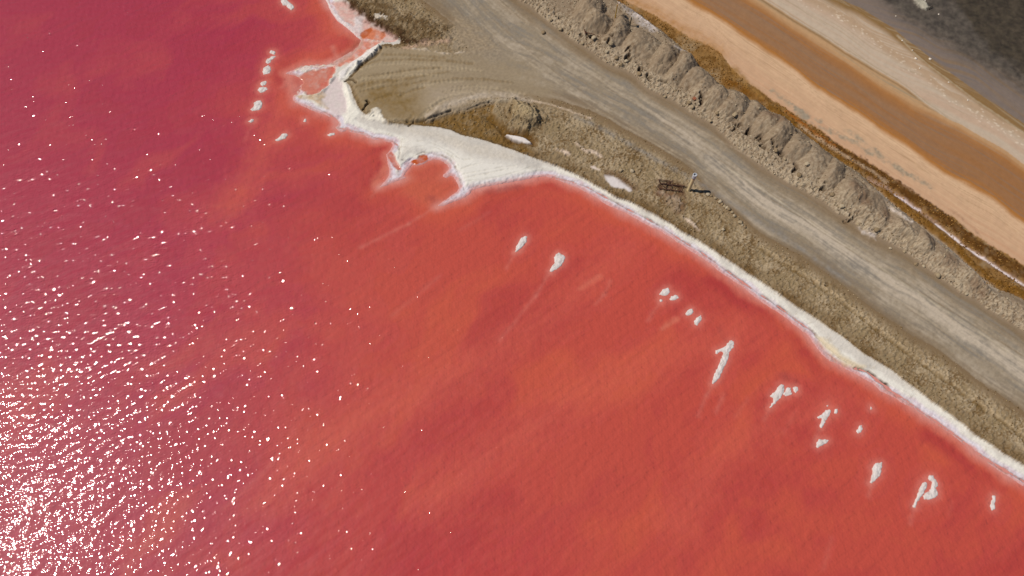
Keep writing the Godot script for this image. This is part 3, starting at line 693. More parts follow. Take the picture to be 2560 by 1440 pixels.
	brush(land, PackedVector2Array([Vector2(-6.71, -22.53), Vector2(-6.55, -22.66), Vector2(-6.35, -22.4), Vector2(-6.29, -22.09), Vector2(-6.1, -21.78), Vector2(-5.98, -21.58), Vector2(-6.08, -21.55), Vector2(-6.31, -21.75), Vector2(-6.48, -22.01), Vector2(-6.6, -22.27)]), true, 0.05, 0.05, seen(200, 112, 92), 0.9, 0.05, 0.0, 0.02, 13, 0.3)
	brush(land, PackedVector2Array([Vector2(-5.42, -22.02), Vector2(-5.3, -22.17), Vector2(-5.09, -22.22), Vector2(-5.03, -22.4), Vector2(-4.86, -22.45), Vector2(-4.56, -22.48), Vector2(-4.57, -22.2), Vector2(-4.73, -22.07), Vector2(-4.92, -21.96), Vector2(-5.15, -21.89)]), true, 0.01, 0.05, seen(190, 88, 38), 0.97, 0.07, 0.0, 0.04, 11, 0.3)
	# white salt rubbed over by wheels
	brush(land, PackedVector2Array([Vector2(-5.92, -24.08), Vector2(-4.82, -24), Vector2(-3.71, -23.74), Vector2(-2.61, -23.29), Vector2(-1.52, -22.94), Vector2(-0.43, -22.6), Vector2(0.43, -22.24), Vector2(0, -21.98), Vector2(-1.07, -22.14), Vector2(-2.15, -22.42), Vector2(-3.25, -23.02), Vector2(-4.36, -23.47), Vector2(-5.46, -23.74)]), true, 0.0, 0.20, seen(206, 198, 184), 0.85, 0.15, 0.0, 0.0, -1, 0.4)
	brush(land, PackedVector2Array([Vector2(-5.2, -22.8), Vector2(-4.32, -22.64), Vector2(-3.45, -22.28), Vector2(-3, -21.69), Vector2(-2.76, -21.05), Vector2(-2.53, -20.43), Vector2(-1.69, -20.6), Vector2(-0.42, -20.85), Vector2(0.64, -21.1), Vector2(1.17, -21.36), Vector2(0.64, -21.69), Vector2(-0.43, -21.94), Vector2(-1.5, -22.12), Vector2(-2.59, -22.46), Vector2(-3.47, -22.9), Vector2(-4.36, -23.32), Vector2(-5.01, -23.43), Vector2(-5.67, -23.51), Vector2(-5.87, -23.11)]), true, -0.05, 0.30, seen(231, 227, 216), 0.85, 0.12, 0.02, 0.15, -1, 0.15)
	brush(land, PackedVector2Array([Vector2(-9.53, -27.33), Vector2(-9.37, -27.13), Vector2(-9.15, -26.68), Vector2(-8.96, -26.06), Vector2(-8.64, -25.5), Vector2(-8.32, -25.17), Vector2(-8.52, -24.9), Vector2(-8.83, -24.68), Vector2(-9.16, -24.95), Vector2(-9.19, -25.72), Vector2(-9.34, -26.34), Vector2(-9.53, -26.9)]), true, 0.02, 0.10, seen(232, 228, 214), 0.9, 0.10, 0.04, 0.0, -1, 0.2)
	brush(land, PackedVector2Array([Vector2(-7.86, -30.05), Vector2(-7.98, -29.78), Vector2(-8.23, -29.42), Vector2(-8.66, -29.06), Vector2(-9.06, -28.64), Vector2(-9.35, -28.29), Vector2(-9.51, -27.59), Vector2(-9.77, -27.48), Vector2(-9.86, -27.94), Vector2(-9.58, -28.35), Vector2(-9.22, -28.88), Vector2(-8.79, -29.24), Vector2(-8.4, -29.6), Vector2(-8.16, -29.96)]), true, 0.0, 0.08, seen(228, 222, 216), 0.9, 0.08, 0.06, 0.0, -1, 0.3)
	var grooves := [PackedVector2Array([Vector2(-2.66, -21.54), Vector2(-2.14, -21.75), Vector2(-1.5, -21.85), Vector2(-0.64, -21.8)]), PackedVector2Array([Vector2(-2.55, -21.19), Vector2(-1.91, -21.31), Vector2(-1.28, -21.44), Vector2(-0.53, -21.62), Vector2(0.21, -21.69)]), PackedVector2Array([Vector2(-2.5, -20.94), Vector2(-1.7, -21.14), Vector2(-0.85, -21.34), Vector2(-0.21, -21.49)]), PackedVector2Array([Vector2(-2.43, -20.74), Vector2(-1.69, -20.84), Vector2(-0.64, -21.04), Vector2(0.43, -21.39), Vector2(1.07, -21.69)]), PackedVector2Array([Vector2(-3.23, -22.39), Vector2(-2.57, -22.1), Vector2(-1.93, -22.13), Vector2(-1.29, -22.18)]), PackedVector2Array([Vector2(-5.19, -22.91), Vector2(-4.55, -23.04), Vector2(-3.89, -22.78), Vector2(-3.22, -22.31), Vector2(-2.82, -21.75)]), PackedVector2Array([Vector2(-5.64, -23.25), Vector2(-4.78, -23.3), Vector2(-4.01, -23.04), Vector2(-3.34, -22.65), Vector2(-2.79, -22.13)])]
	for g in grooves:
		brush(land, g, false, 0.02, 0.06, seen(200, 194, 178), 0.5, 0.08, -0.025, 0.0, -1, 0.7)
	# the driven ground of the spit
	var sand := seen(158, 141, 114)
	brush(land, PackedVector2Array([Vector2(-4.39, -29.53), Vector2(-3.12, -29.65), Vector2(-2.32, -29.95), Vector2(-1.15, -29.5), Vector2(0.23, -28.76), Vector2(1.47, -27.74), Vector2(2.24, -26.59), Vector2(2, -25.75), Vector2(0.44, -25.84), Vector2(-1.29, -25.84), Vector2(-2.88, -25.34), Vector2(-4.19, -24.96), Vector2(-4.67, -25.89), Vector2(-4.54, -27.88)]), true, -0.2, 1.1, seen(152, 136, 110), 0.85, 0.5, 0.0, 0.39, 3, 0.3)
	brush(land, PackedVector2Array([Vector2(-7.73, -29.71), Vector2(-7.37, -29.83), Vector2(-6.83, -29.77), Vector2(-6.24, -29.65), Vector2(-5.32, -29.71), Vector2(-4.39, -29.53), Vector2(-3.44, -28.76), Vector2(-3.05, -27.3), Vector2(-3.24, -26.17), Vector2(-3.65, -25.45), Vector2(-3.31, -25.23), Vector2(-3.86, -25.04), Vector2(-4.29, -24.9), Vector2(-4.65, -24.63), Vector2(-5.26, -24.41), Vector2(-6.13, -24.41), Vector2(-6.8, -24.52), Vector2(-7.26, -24.85), Vector2(-7.61, -25.07), Vector2(-8.06, -25.18), Vector2(-8.38, -25.56), Vector2(-8.64, -26), Vector2(-8.82, -26.45), Vector2(-8.99, -26.85), Vector2(-9.29, -27.19), Vector2(-9.4, -27.33), Vector2(-9.19, -27.59), Vector2(-8.95, -27.94), Vector2(-8.56, -28.4), Vector2(-8.15, -28.88), Vector2(-7.88, -29.29)]), true, 0.0, 0.22, sand, 0.92, 0.12, 0.0, 0.40, 3, 0.15)
	brush(land, PackedVector2Array([Vector2(-4.39, -29.53), Vector2(-3.12, -29.65), Vector2(-2.32, -29.95), Vector2(-1.15, -29.5), Vector2(0.23, -28.76), Vector2(1.47, -27.74), Vector2(2.24, -26.59), Vector2(2, -25.75), Vector2(0.44, -25.84), Vector2(-1.29, -25.84), Vector2(-2.88, -25.34), Vector2(-4.19, -24.96), Vector2(-4.67, -25.89), Vector2(-4.54, -27.88)]), true, -0.6, 1.4, seen(152, 136, 112), 0.75, 0.5, 0.0, 0.0, -1, 0.3)
	brush(land, PackedVector2Array([Vector2(-8.58, -27.2), Vector2(-8.04, -27.49), Vector2(-7.12, -27.35), Vector2(-6.35, -27.63), Vector2(-5.54, -27.35), Vector2(-5.84, -26.64), Vector2(-4.92, -26.35), Vector2(-5.11, -25.66), Vector2(-4.74, -24.97), Vector2(-4.83, -24.56), Vector2(-5.7, -24.4), Vector2(-6.59, -24.56), Vector2(-7.05, -24.83), Vector2(-7.74, -25.16), Vector2(-8.2, -25.38), Vector2(-8.53, -26.07), Vector2(-8.75, -26.64)]), true, -0.3, 1.0, seen(132, 108, 68), 0.85, 0.35, 0.0, 0.0, -1, 0.35)
	brush(land, PackedVector2Array([Vector2(-4.95, -26.88), Vector2(-3.61, -27.16), Vector2(-2.25, -26.96), Vector2(-0.9, -26.73), Vector2(-0.56, -26.17), Vector2(-1.33, -25.89), Vector2(-2.44, -25.56), Vector2(-3.53, -25.2), Vector2(-4.51, -24.85), Vector2(-4.77, -25.56), Vector2(-4.91, -26.17)]), true, -0.3, 0.9, seen(168, 152, 130), 0.8, 0.25, 0.0, 0.0, -1, 0.3)
	var wheels := wheel_lines()
	for n in wheels.size():
		var w: PackedVector2Array = wheels[n]
		brush(land, w, false, 0.07, 0.10, seen(176, 160, 132) if n % 2 else seen(120, 96, 56), 0.42, 0.10, -0.035 if n % 3 else 0.03, 0.0, -1, 0.4)
		tread(w)
	brush(land, PackedVector2Array([Vector2(-4.51, -24.85), Vector2(-3.55, -25.56), Vector2(-2.45, -26.03), Vector2(-1.34, -26.28), Vector2(-0.22, -26.17), Vector2(0.89, -25.89)]), false, 0.22, 0.2, seen(186, 172, 154), 0.55, 0.12, 0.0, 0.0, -1, 0.6)
	brush(land, PackedVector2Array([Vector2(-4.2, -25.34), Vector2(-3.44, -25.75), Vector2(-2.67, -26), Vector2(-2.01, -26.17)]), false, 0.12, 0.12, seen(184, 170, 150), 0.5, 0.10, 0.0, 0.0, -1, 0.6)
	brush(land, PackedVector2Array([Vector2(-3.08, -32.11), Vector2(-2.12, -31.64), Vector2(-0.93, -29.95), Vector2(0, -29.05), Vector2(-1.15, -28.76), Vector2(-2.3, -28.99), Vector2(-3.24, -29.65), Vector2(-3.97, -30.56)]), true, 0.0, 0.5, seen(150, 136, 116), 0.75, 0.4, 0.0, 0.0, -1, 0.6)
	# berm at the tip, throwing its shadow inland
	brush(land, PackedVector2Array([Vector2(-7.76, -29.86), Vector2(-7.87, -29.56), Vector2(-8.12, -29.2), Vector2(-8.47, -28.97), Vector2(-8.83, -28.61)]), false, 0.10, 0.14, seen(232, 228, 218), 0.9, 0.06, 0.22, 0.0, 1, 0.2)
	brush(land, PackedVector2Array([Vector2(-8.83, -28.61), Vector2(-9.04, -28.2), Vector2(-9.29, -27.85), Vector2(-9.39, -27.56)]), false, 0.08, 0.12, seen(234, 230, 216), 0.9, 0.06, 0.12, 0.0, 1, 0.2)
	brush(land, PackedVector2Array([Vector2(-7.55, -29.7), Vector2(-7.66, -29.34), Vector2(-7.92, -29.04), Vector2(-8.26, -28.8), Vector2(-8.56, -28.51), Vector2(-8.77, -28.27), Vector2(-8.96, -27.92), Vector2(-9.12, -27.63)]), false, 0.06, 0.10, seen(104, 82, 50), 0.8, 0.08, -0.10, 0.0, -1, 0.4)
	brush(land, PackedVector2Array([Vector2(-9.45, -27.35), Vector2(-9.23, -27.4), Vector2(-9, -27.35), Vector2(-8.8, -27.18)]), false, 0.05, 0.06, seen(84, 64, 36), 0.8, 0.05, -0.16)
	brush(land, PackedVector2Array([Vector2(-8.26, -25.32), Vector2(-8.12, -25.55), Vector2(-7.96, -25.74), Vector2(-8.08, -25.88)]), false, 0.04, 0.05, seen(84, 64, 36), 0.8, 0.05, -0.18)
	brush(land, PackedVector2Array([Vector2(-8.3, -24.93), Vector2(-8, -24.98), Vector2(-7.79, -25.15), Vector2(-7.67, -25.31), Vector2(-7.45, -25.36), Vector2(-7.26, -25.23), Vector2(-7.22, -24.98), Vector2(-7.05, -24.68), Vector2(-6.9, -24.49), Vector2(-7.48, -24.6), Vector2(-7.93, -24.71)]), true, 0.0, 0.08, seen(226, 220, 204), 0.9, 0.08, 0.05, 0.0, 1, 0.3)
	# edge of the fill above the brown slope
	brush(land, PackedVector2Array([Vector2(-6.15, -24.49), Vector2(-5.28, -24.52), Vector2(-4.71, -24.68), Vector2(-4.2, -24.95), Vector2(-3.32, -25.28), Vector2(-2.44, -25.48), Vector2(-1.45, -25.81), Vector2(-0.89, -25.81), Vector2(-1.11, -25.15), Vector2(-0.77, -24.6), Vector2(-0.33, -24.06), Vector2(0.22, -23.48), Vector2(0.65, -22.95), Vector2(1.08, -22.53), Vector2(0.43, -22.58), Vector2(-0.43, -23), Vector2(-1.48, -23.4), Vector2(-2.5, -23.66), Vector2(-3.24, -24.01), Vector2(-3.92, -24.25), Vector2(-5.11, -24.38)]), true, 0.0, 0.12, seen(122, 94, 52), 0.85, 0.10, -0.16, 0.0, 2, 0.5)
	brush(land, PackedVector2Array([Vector2(-4.65, -24.63), Vector2(-4.29, -24.9), Vector2(-3.86, -25.04), Vector2(-3.31, -25.23), Vector2(-2.87, -25.31), Vector2(-2.43, -25.39), Vector2(-1.89, -25.62), Vector2(-1.29, -25.81), Vector2(-0.67, -25.86), Vector2(0, -25.89)]), false, 0.10, 0.14, seen(176, 162, 140), 0.7, 0.06, 0.10, 0.0, -1, 0.4)
	for g in [PackedVector2Array([Vector2(-4.75, -24.62), Vector2(-4.45, -24.78), Vector2(-4.14, -24.91), Vector2(-3.8, -25.05), Vector2(-3.36, -25.22)]), PackedVector2Array([Vector2(-2.48, -25.32), Vector2(-2.11, -25.49), Vector2(-1.78, -25.66), Vector2(-1.29, -25.79)]), PackedVector2Array([Vector2(-5.69, -24.24), Vector2(-5.44, -24.45), Vector2(-5.28, -24.78)])]:
		brush(land, g, false, 0.015, 0.045, seen(80, 62, 38), 0.7, 0.06, -0.12, 0.0, -1, 0.6)


func trail() -> PackedVector2Array:
	return PackedVector2Array([Vector2(-2.42, -34.04), Vector2(0, -31.18), Vector2(2.74, -28.32), Vector2(5.34, -25.89), Vector2(7.84, -23.93), Vector2(10.25, -22.1), Vector2(12.57, -20.34), Vector2(14.78, -18.51), Vector2(16.88, -16.65), Vector2(18.9, -14.92), Vector2(20.85, -13.3), Vector2(22.71, -11.66), Vector2(24.75, -9.73)])


func tread(w: PackedVector2Array) -> void:
	# bars pressed across a wheel mark by the tyre
	var f := patch(w, false, 0.2, C, NX, NZ)
	var dir := (w[w.size() - 1] - w[0]).normalized()
	for j in f.d:
		for i in f.w:
			var e := f.v[j * f.w + i]
			if e < 0.2:
				var x := X0 + (i + f.i0) * C
				var z := Z0 + (j + f.j0) * C
				land.h[(j + f.j0) * NX + i + f.i0] += 0.006 * (1.0 - smoothstep(0.1, 0.2, e)) * sin((x * dir.x + z * dir.y) * TAU / 0.26 + 4.0 * middle.get_noise_2d(x, z))


func paint_bank() -> void:
	brush(land, PackedVector2Array([Vector2(-9.63, -33.5), Vector2(-8.96, -32.69), Vector2(-8.19, -32.06), Vector2(-7.44, -31.52), Vector2(-6.93, -31.03), Vector2(-6.46, -30.66), Vector2(-6.29, -30.23), Vector2(-5.82, -30.11), Vector2(-4.67, -30.35), Vector2(-3.74, -30.6), Vector2(-3.53, -31.27), Vector2(-4.49, -31.59), Vector2(-5.46, -32.06), Vector2(-6.42, -32.22), Vector2(-7.18, -32.85), Vector2(-7.7, -33.5)]), true, 0.0, 0.35, seen(100, 80, 54), 0.75, 0.35, 0.05, 0.0, -1, 0.8)
	brush(land, PackedVector2Array([Vector2(-9.84, -33.63), Vector2(-9.21, -32.85), Vector2(-8.56, -32.22), Vector2(-7.93, -31.77), Vector2(-7.31, -31.34), Vector2(-6.81, -31.03), Vector2(-6.41, -30.6), Vector2(-6.25, -30.29), Vector2(-5.82, -30.17), Vector2(-5.12, -30.11)]), false, 0.22, 0.28, seen(72, 52, 34), 0.9, 0.25, 0.0, 0.0, -1, 0.7)
	brush(land, PackedVector2Array([Vector2(-8.2, -32.32), Vector2(-7.85, -32.39), Vector2(-7.41, -32.16), Vector2(-7.46, -31.91), Vector2(-7.82, -32.01), Vector2(-8.11, -32.1)]), true, 0.0, 0.06, seen(216, 204, 186), 0.9, 0.16, 0.06, 0.0, -1, 0.9)
	brush(land, PackedVector2Array([Vector2(-6.26, -29.76), Vector2(-5.34, -29.94), Vector2(-4.42, -30.12), Vector2(-3.72, -30.18)]), false, 0.16, 0.16, seen(178, 150, 126), 0.7, 0.18, 0.03, 0.0, -1, 0.8)
	brush(land, PackedVector2Array([Vector2(-5.67, -29.61), Vector2(-4.97, -29.52), Vector2(-4.27, -29.31), Vector2(-3.45, -29.19), Vector2(-2.77, -29.37)]), false, 0.05, 0.07, seen(198, 182, 160), 0.8, 0.10, 0.04, 0.0, -1, 0.7)
	brush(land, PackedVector2Array([Vector2(-3.32, -32.05), Vector2(-2.6, -31.92), Vector2(-1.4, -30.56), Vector2(-0.93, -29.65), Vector2(-1.84, -29.29), Vector2(-2.65, -29.41), Vector2(-3.14, -30.25), Vector2(-3.52, -31.18)]), true, 0.0, 0.4, seen(156, 138, 112), 0.6, 0.35, 0.03, 0.0, -1, 0.8)
	# the large mound beside the spit and the hollow below it
	brush(land, PackedVector2Array([Vector2(0.11, -25.84), Vector2(0.67, -25.56), Vector2(1.43, -25.07), Vector2(1.76, -24.63), Vector2(1.42, -24.2), Vector2(0.92, -23.93), Vector2(0.44, -24.04), Vector2(0.11, -24.52), Vector2(-0.04, -25.2)]), true, -0.1, 0.45, seen(168, 150, 116), 0.75, 0.25, 0.5, 0.0, -1, 0.4)
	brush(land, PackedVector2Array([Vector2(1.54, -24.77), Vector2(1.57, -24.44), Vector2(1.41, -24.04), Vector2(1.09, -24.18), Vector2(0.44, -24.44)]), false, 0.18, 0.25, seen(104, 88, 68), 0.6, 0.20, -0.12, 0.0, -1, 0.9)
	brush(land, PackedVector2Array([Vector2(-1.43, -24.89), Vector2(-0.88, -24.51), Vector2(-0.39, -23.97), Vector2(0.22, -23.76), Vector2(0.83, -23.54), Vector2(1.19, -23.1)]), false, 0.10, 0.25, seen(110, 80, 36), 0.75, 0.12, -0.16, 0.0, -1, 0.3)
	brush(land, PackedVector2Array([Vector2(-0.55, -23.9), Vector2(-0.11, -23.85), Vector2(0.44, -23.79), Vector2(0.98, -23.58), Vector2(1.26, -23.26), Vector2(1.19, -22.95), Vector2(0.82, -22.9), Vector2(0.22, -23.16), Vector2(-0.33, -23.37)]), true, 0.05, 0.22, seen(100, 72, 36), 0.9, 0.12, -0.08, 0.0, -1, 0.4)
	brush(land, PackedVector2Array([Vector2(-0.37, -23.69), Vector2(-0.17, -23.69), Vector2(0.22, -23.58), Vector2(0.61, -23.48), Vector2(0.91, -23.26), Vector2(1.02, -23.11), Vector2(0.82, -23.08), Vector2(0.43, -23.21), Vector2(0.09, -23.37)]), true, 0.02, 0.05, seen(226, 218, 212), 0.97, 0.05, 0.0, 0.28, 14)
	brush(land, PackedVector2Array([Vector2(4.15, -21.58), Vector2(4.35, -21.61), Vector2(4.57, -21.46), Vector2(4.67, -21.31), Vector2(4.46, -21.33), Vector2(4.25, -21.43)]), true, 0.0, 0.06, seen(222, 206, 194), 0.9, 0.06, 0.0, 0.28, 15)
	brush(land, PackedVector2Array([Vector2(4.91, -21), Vector2(5.12, -21), Vector2(5.37, -20.95), Vector2(5.65, -20.7), Vector2(5.93, -20.46), Vector2(6.21, -20.26), Vector2(6.34, -20.06), Vector2(6.17, -19.99), Vector2(5.87, -20.16), Vector2(5.56, -20.26), Vector2(5.25, -20.36), Vector2(5.02, -20.65)]), true, 0.02, 0.07, seen(220, 212, 208), 0.97, 0.08, 0.0, 0.28, 16)
	brush(land, PackedVector2Array([Vector2(5.08, -21.14), Vector2(5.5, -21.04), Vector2(5.82, -20.79), Vector2(6.14, -20.49), Vector2(6.41, -20.2)]), false, 0.16, 0.2, seen(96, 66, 40), 0.7, 0.12, 0.0, 0.0, 2, 0.5)
	for g in [PackedVector2Array([Vector2(7.69, -19.94), Vector2(7.9, -19.86), Vector2(8.13, -19.72), Vector2(8.53, -19.48), Vector2(8.72, -19.28)]), PackedVector2Array([Vector2(8.77, -18.52), Vector2(9.03, -18.28), Vector2(9.25, -18.05), Vector2(9.49, -17.76)]), PackedVector2Array([Vector2(3.46, -23), Vector2(3.77, -22.69), Vector2(4.04, -22.48), Vector2(4.51, -22.38), Vector2(4.71, -22.17)]), PackedVector2Array([Vector2(2.45, -22.61), Vector2(2.8, -22.53), Vector2(3.05, -22.33)])]:
		brush(land, g, false, 0.07, 0.09, seen(206, 186, 166), 0.85, 0.10, 0.02, 0.0, -1, 0.7)
	brush(land, PackedVector2Array([Vector2(7.64, -20.18), Vector2(8.77, -19.93), Vector2(9.06, -19.44), Vector2(8.88, -18.49), Vector2(8.45, -18.73), Vector2(7.89, -19.44), Vector2(7.51, -19.78)]), true, 0.0, 0.25, seen(104, 74, 50), 0.65, 0.25, 0.0, 0.0, -1, 0.8)
	brush(land, PackedVector2Array([Vector2(7.65, -20.67), Vector2(8.4, -20.58), Vector2(9.08, -20.28), Vector2(8.87, -19.84), Vector2(7.64, -20.03)]), true, 0.02, 0.14, seen(92, 66, 48), 0.7, 0.12, 0.0, 0.0, -1, 0.7)
	brush(land, PackedVector2Array([Vector2(8.06, -19.44), Vector2(8.53, -19.64), Vector2(8.75, -19.25), Vector2(8.62, -18.87), Vector2(8.26, -18.92)]), true, 0.0, 0.2, seen(164, 146, 124), 0.7, 0.2, 0.08, 0.0, -1, 0.7)
	brush(land, PackedVector2Array([Vector2(12.31, -16.95), Vector2(13.38, -16), Vector2(14.61, -15.07), Vector2(15.97, -13.89), Vector2(17.25, -12.57), Vector2(18.5, -11.35), Vector2(19.73, -10.23), Vector2(21.21, -8.8), Vector2(22.93, -7.24), Vector2(24.89, -5.56)]), false, 0.05, 0.08, seen(180, 158, 124), 0.55, 0.08, 0.03, 0.0, -1, 0.6)
	brush(land, PackedVector2Array([Vector2(12.21, -16.82), Vector2(13.27, -15.85), Vector2(14.51, -14.92), Vector2(15.86, -13.74), Vector2(17.14, -12.43), Vector2(18.39, -11.21), Vector2(19.62, -10.09), Vector2(21.1, -8.67), Vector2(22.82, -7.11), Vector2(24.83, -5.39)]), false, 0.05, 0.06, seen(110, 88, 52), 0.6, 0.08, -0.04, 0.0, -1, 0.6)
	brush(land, PackedVector2Array([Vector2(1.11, -25.84), Vector2(2.22, -25.56), Vector2(3.31, -25.09), Vector2(4.35, -24.63)]), false, 0.05, 0.07, seen(204, 184, 160), 0.75, 0.05, 0.02, 0.0, -1, 0.5)
	brush(land, PackedVector2Array([Vector2(13.35, -19.95), Vector2(14.62, -18.81), Vector2(15.85, -17.64), Vector2(17.07, -16.61), Vector2(18.26, -15.6), Vector2(19.59, -14.51), Vector2(20.89, -13.44), Vector2(22.15, -12.41), Vector2(24, -10.9), Vector2(26.04, -9.16)]), false, 0.025, 0.05, seen(120, 100, 72), 0.55, 0.03, -0.01, 0.0, -1, 0.4)
	brush(land, PackedVector2Array([Vector2(13.49, -19.46), Vector2(14.77, -18.46), Vector2(16.17, -17.18), Vector2(17.55, -16.05), Vector2(19.25, -14.72), Vector2(21.17, -13.03), Vector2(23.91, -10.6), Vector2(25.92, -8.78)]), false, 0.025, 0.05, seen(118, 100, 74), 0.5, 0.03, -0.01, 0.0, -1, 0.4)
	brush(land, PackedVector2Array([Vector2(11.45, -21.39), Vector2(12.97, -20.19), Vector2(14.61, -18.74), Vector2(16.19, -17.29), Vector2(17.75, -16.05), Vector2(19.56, -14.4), Vector2(21.17, -13.03), Vector2(22.72, -11.7), Vector2(23.91, -10.6), Vector2(25.92, -8.78)]), false, 0.04, 0.06, seen(196, 184, 160), 0.5, 0.04, 0.0, 0.0, -1, 0.5)
	brush(land, PackedVector2Array([Vector2(3.52, -24.79), Vector2(5.22, -23.72), Vector2(6.87, -22.54), Vector2(8.88, -21.14), Vector2(10.81, -19.66), Vector2(12.67, -18.11), Vector2(14.46, -16.61), Vector2(16.5, -14.72)]), false, 0.12, 0.16, seen(134, 130, 124), 0.5, 0.10, 0.0, 0.0, -1, 0.8)
	for n in 7:
		var line := PackedVector2Array()
		for q in trail():
			line.append(q + Vector2(0.5, -0.84) * (lerpf(-1.2, 1.4, n / 6.0) + 0.35 * sin(q.x * 0.13 + n * 1.9)))
		brush(land, line, false, 0.035, 0.07, seen(126, 108, 84) if n % 2 else seen(192, 176, 152), 0.28, 0.06, -0.01, 0.0, -1, 0.9)
	# the break along the salt crust
	for g in [PackedVector2Array([Vector2(-9.5, -24.28), Vector2(-9.01, -24.15), Vector2(-8.56, -24.04), Vector2(-8.07, -23.96), Vector2(-7.54, -23.64), Vector2(-6.98, -23.48), Vector2(-6.43, -23.37), Vector2(-6.17, -23.06), Vector2(-6.05, -22.59), Vector2(-6.09, -22.22)]), PackedVector2Array([Vector2(-5.89, -22.12), Vector2(-5.59, -22.07), Vector2(-5.26, -22.38), Vector2(-4.8, -22.61), Vector2(-4.32, -22.56), Vector2(-3.8, -22.43), Vector2(-3.33, -22.17), Vector2(-3.09, -21.81), Vector2(-2.94, -21.41), Vector2(-2.76, -20.95), Vector2(-2.58, -20.5), Vector2(-2.53, -20.21)]), PackedVector2Array([Vector2(-11.58, -26.03), Vector2(-11.07, -25.69), Vector2(-10.52, -25.41), Vector2(-10.12, -25.19), Vector2(-9.8, -24.86), Vector2(-9.49, -24.48)])]:
		brush(land, g, false, 0.02, 0.05, seen(132, 112, 94), 0.6, 0.06, -0.05, 0.0, -1, 0.7)
	brush(land, PackedVector2Array([Vector2(2.21, -21.06), Vector2(3.18, -20.78), Vector2(4.01, -20.44), Vector2(5.03, -19.75), Vector2(6.04, -19.09), Vector2(7.03, -18.51), Vector2(7.81, -17.97), Vector2(8.64, -17.27), Vector2(9.55, -16.61), Vector2(10.43, -15.82), Vector2(11.32, -15.04), Vector2(12.2, -14.26), Vector2(13.08, -13.55), Vector2(13.75, -12.9), Vector2(14.42, -12.32), Vector2(14.73, -11.89), Vector2(15.11, -11.36), Vector2(15.51, -10.94), Vector2(16.19, -10.57), Vector2(16.69, -10.25), Vector2(17.14, -9.73), Vector2(17.61, -9.34), Vector2(18.24, -8.87), Vector2(18.84, -8.31), Vector2(19.45, -7.82), Vector2(20.19, -7.17), Vector2(20.75, -6.56), Vector2(21.33, -6.1), Vector2(22.07, -5.57), Vector2(23.08, -4.83)]), false, 0.035, 0.05, seen(118, 96, 84), 0.85, 0.06, -0.06, 0.0, -1, 0.5)
	brush(land, PackedVector2Array([Vector2(14.62, -11.71), Vector2(14.91, -11.2), Vector2(15.3, -10.84), Vector2(15.72, -10.57), Vector2(16.07, -10.45)]), false, 0.08, 0.10, seen(188, 128, 102), 0.75, 0.06, -0.02, 0.0, -1, 0.4)
	brush(land, PackedVector2Array([Vector2(17.27, -9.48), Vector2(17.91, -9.02), Vector2(18.67, -8.34), Vector2(19.56, -7.53), Vector2(20.43, -6.7), Vector2(21.17, -6.13), Vector2(21.9, -5.61)]), false, 0.05, 0.07, seen(180, 122, 104), 0.7, 0.08, -0.02, 0.0, -1, 0.6)
	brush(land, PackedVector2Array([Vector2(14.55, -12.03), Vector2(14.9, -11.87), Vector2(15.3, -11.47), Vector2(15.69, -11.02), Vector2(16.19, -10.67), Vector2(16.62, -10.47), Vector2(16.31, -10.35), Vector2(15.79, -10.55), Vector2(15.38, -10.87), Vector2(14.96, -11.34)]), true, 0.0, 0.12, seen(222, 206, 174), 0.8, 0.08, 0.02, 0.0, -1, 0.2)
	brush(land, PackedVector2Array([Vector2(16.15, -10.4), Vector2(16.71, -10.25), Vector2(17.15, -9.82), Vector2(17.43, -9.59), Vector2(17.57, -9.39)]), false, 0.05, 0.06, seen(84, 58, 44), 0.8, 0.08, -0.06, 0.0, -1, 0.6)
	# holes in the rubble
	for p in pits():
		for n in 3:
			var a := p + Vector2(rng.randf_range(-0.22, 0.22), rng.randf_range(-0.18, 0.18))
			var q := a + Vector2(rng.randf_range(-0.16, 0.16), rng.randf_range(-0.16, 0.16))
			var e := q + Vector2(rng.randf_range(-0.16, 0.16), rng.randf_range(-0.16, 0.16))
			brush(land, PackedVector2Array([a, q, e]), false, rng.randf_range(0.015, 0.06), 0.04, seen(66, 50, 36), 0.7, 0.07, -0.20, 0.0, -1, 0.5)
	brush(land, PackedVector2Array([Vector2(6.7, -33.18), Vector2(7.25, -32.51), Vector2(7.79, -31.87), Vector2(8.4, -31.19), Vector2(8.64, -30.7), Vector2(8.3, -30.57), Vector2(7.72, -30.94), Vector2(7.29, -31.37), Vector2(6.96, -31.81), Vector2(6.69, -32.38), Vector2(6.44, -32.89)]), true, 0.0, 0.15, seen(176, 166, 158), 0.8, 0.15, 0.0, 0.0, -1, 0.6)
	brush(land, PackedVector2Array([Vector2(6.33, -33.08), Vector2(6.67, -32.7), Vector2(7.11, -32.25), Vector2(7.55, -31.75), Vector2(8.1, -31.25), Vector2(8.52, -30.7)]), false, 0.06, 0.06, seen(206, 196, 192), 0.7, 0.12, 0.14, 0.0, -1, 0.9)
	brush(land, PackedVector2Array([Vector2(6.49, -32.95), Vector2(6.93, -32.38), Vector2(7.56, -31.94), Vector2(8.17, -31.31), Vector2(8.63, -30.63)]), false, 0.05, 0.05, seen(84, 72, 64), 0.7, 0.14, -0.12, 0.0, -1, 0.9)
	for g in [PackedVector2Array([Vector2(9.46, -29.41), Vector2(9.8, -29.35), Vector2(10.12, -29.11)]), PackedVector2Array([Vector2(19.43, -18.74), Vector2(19.61, -18.46), Vector2(19.83, -18.18), Vector2(20.08, -17.85)]), PackedVector2Array([Vector2(23.04, -14.79), Vector2(23.18, -14.62)]), PackedVector2Array([Vector2(17.71, -17.57), Vector2(18.04, -17.41), Vector2(18.32, -17.29)])]:
		brush(land, g, false, 0.12, 0.12, seen(200, 188, 176), 0.75, 0.18, 0.03, 0.0, -1, 0.9)
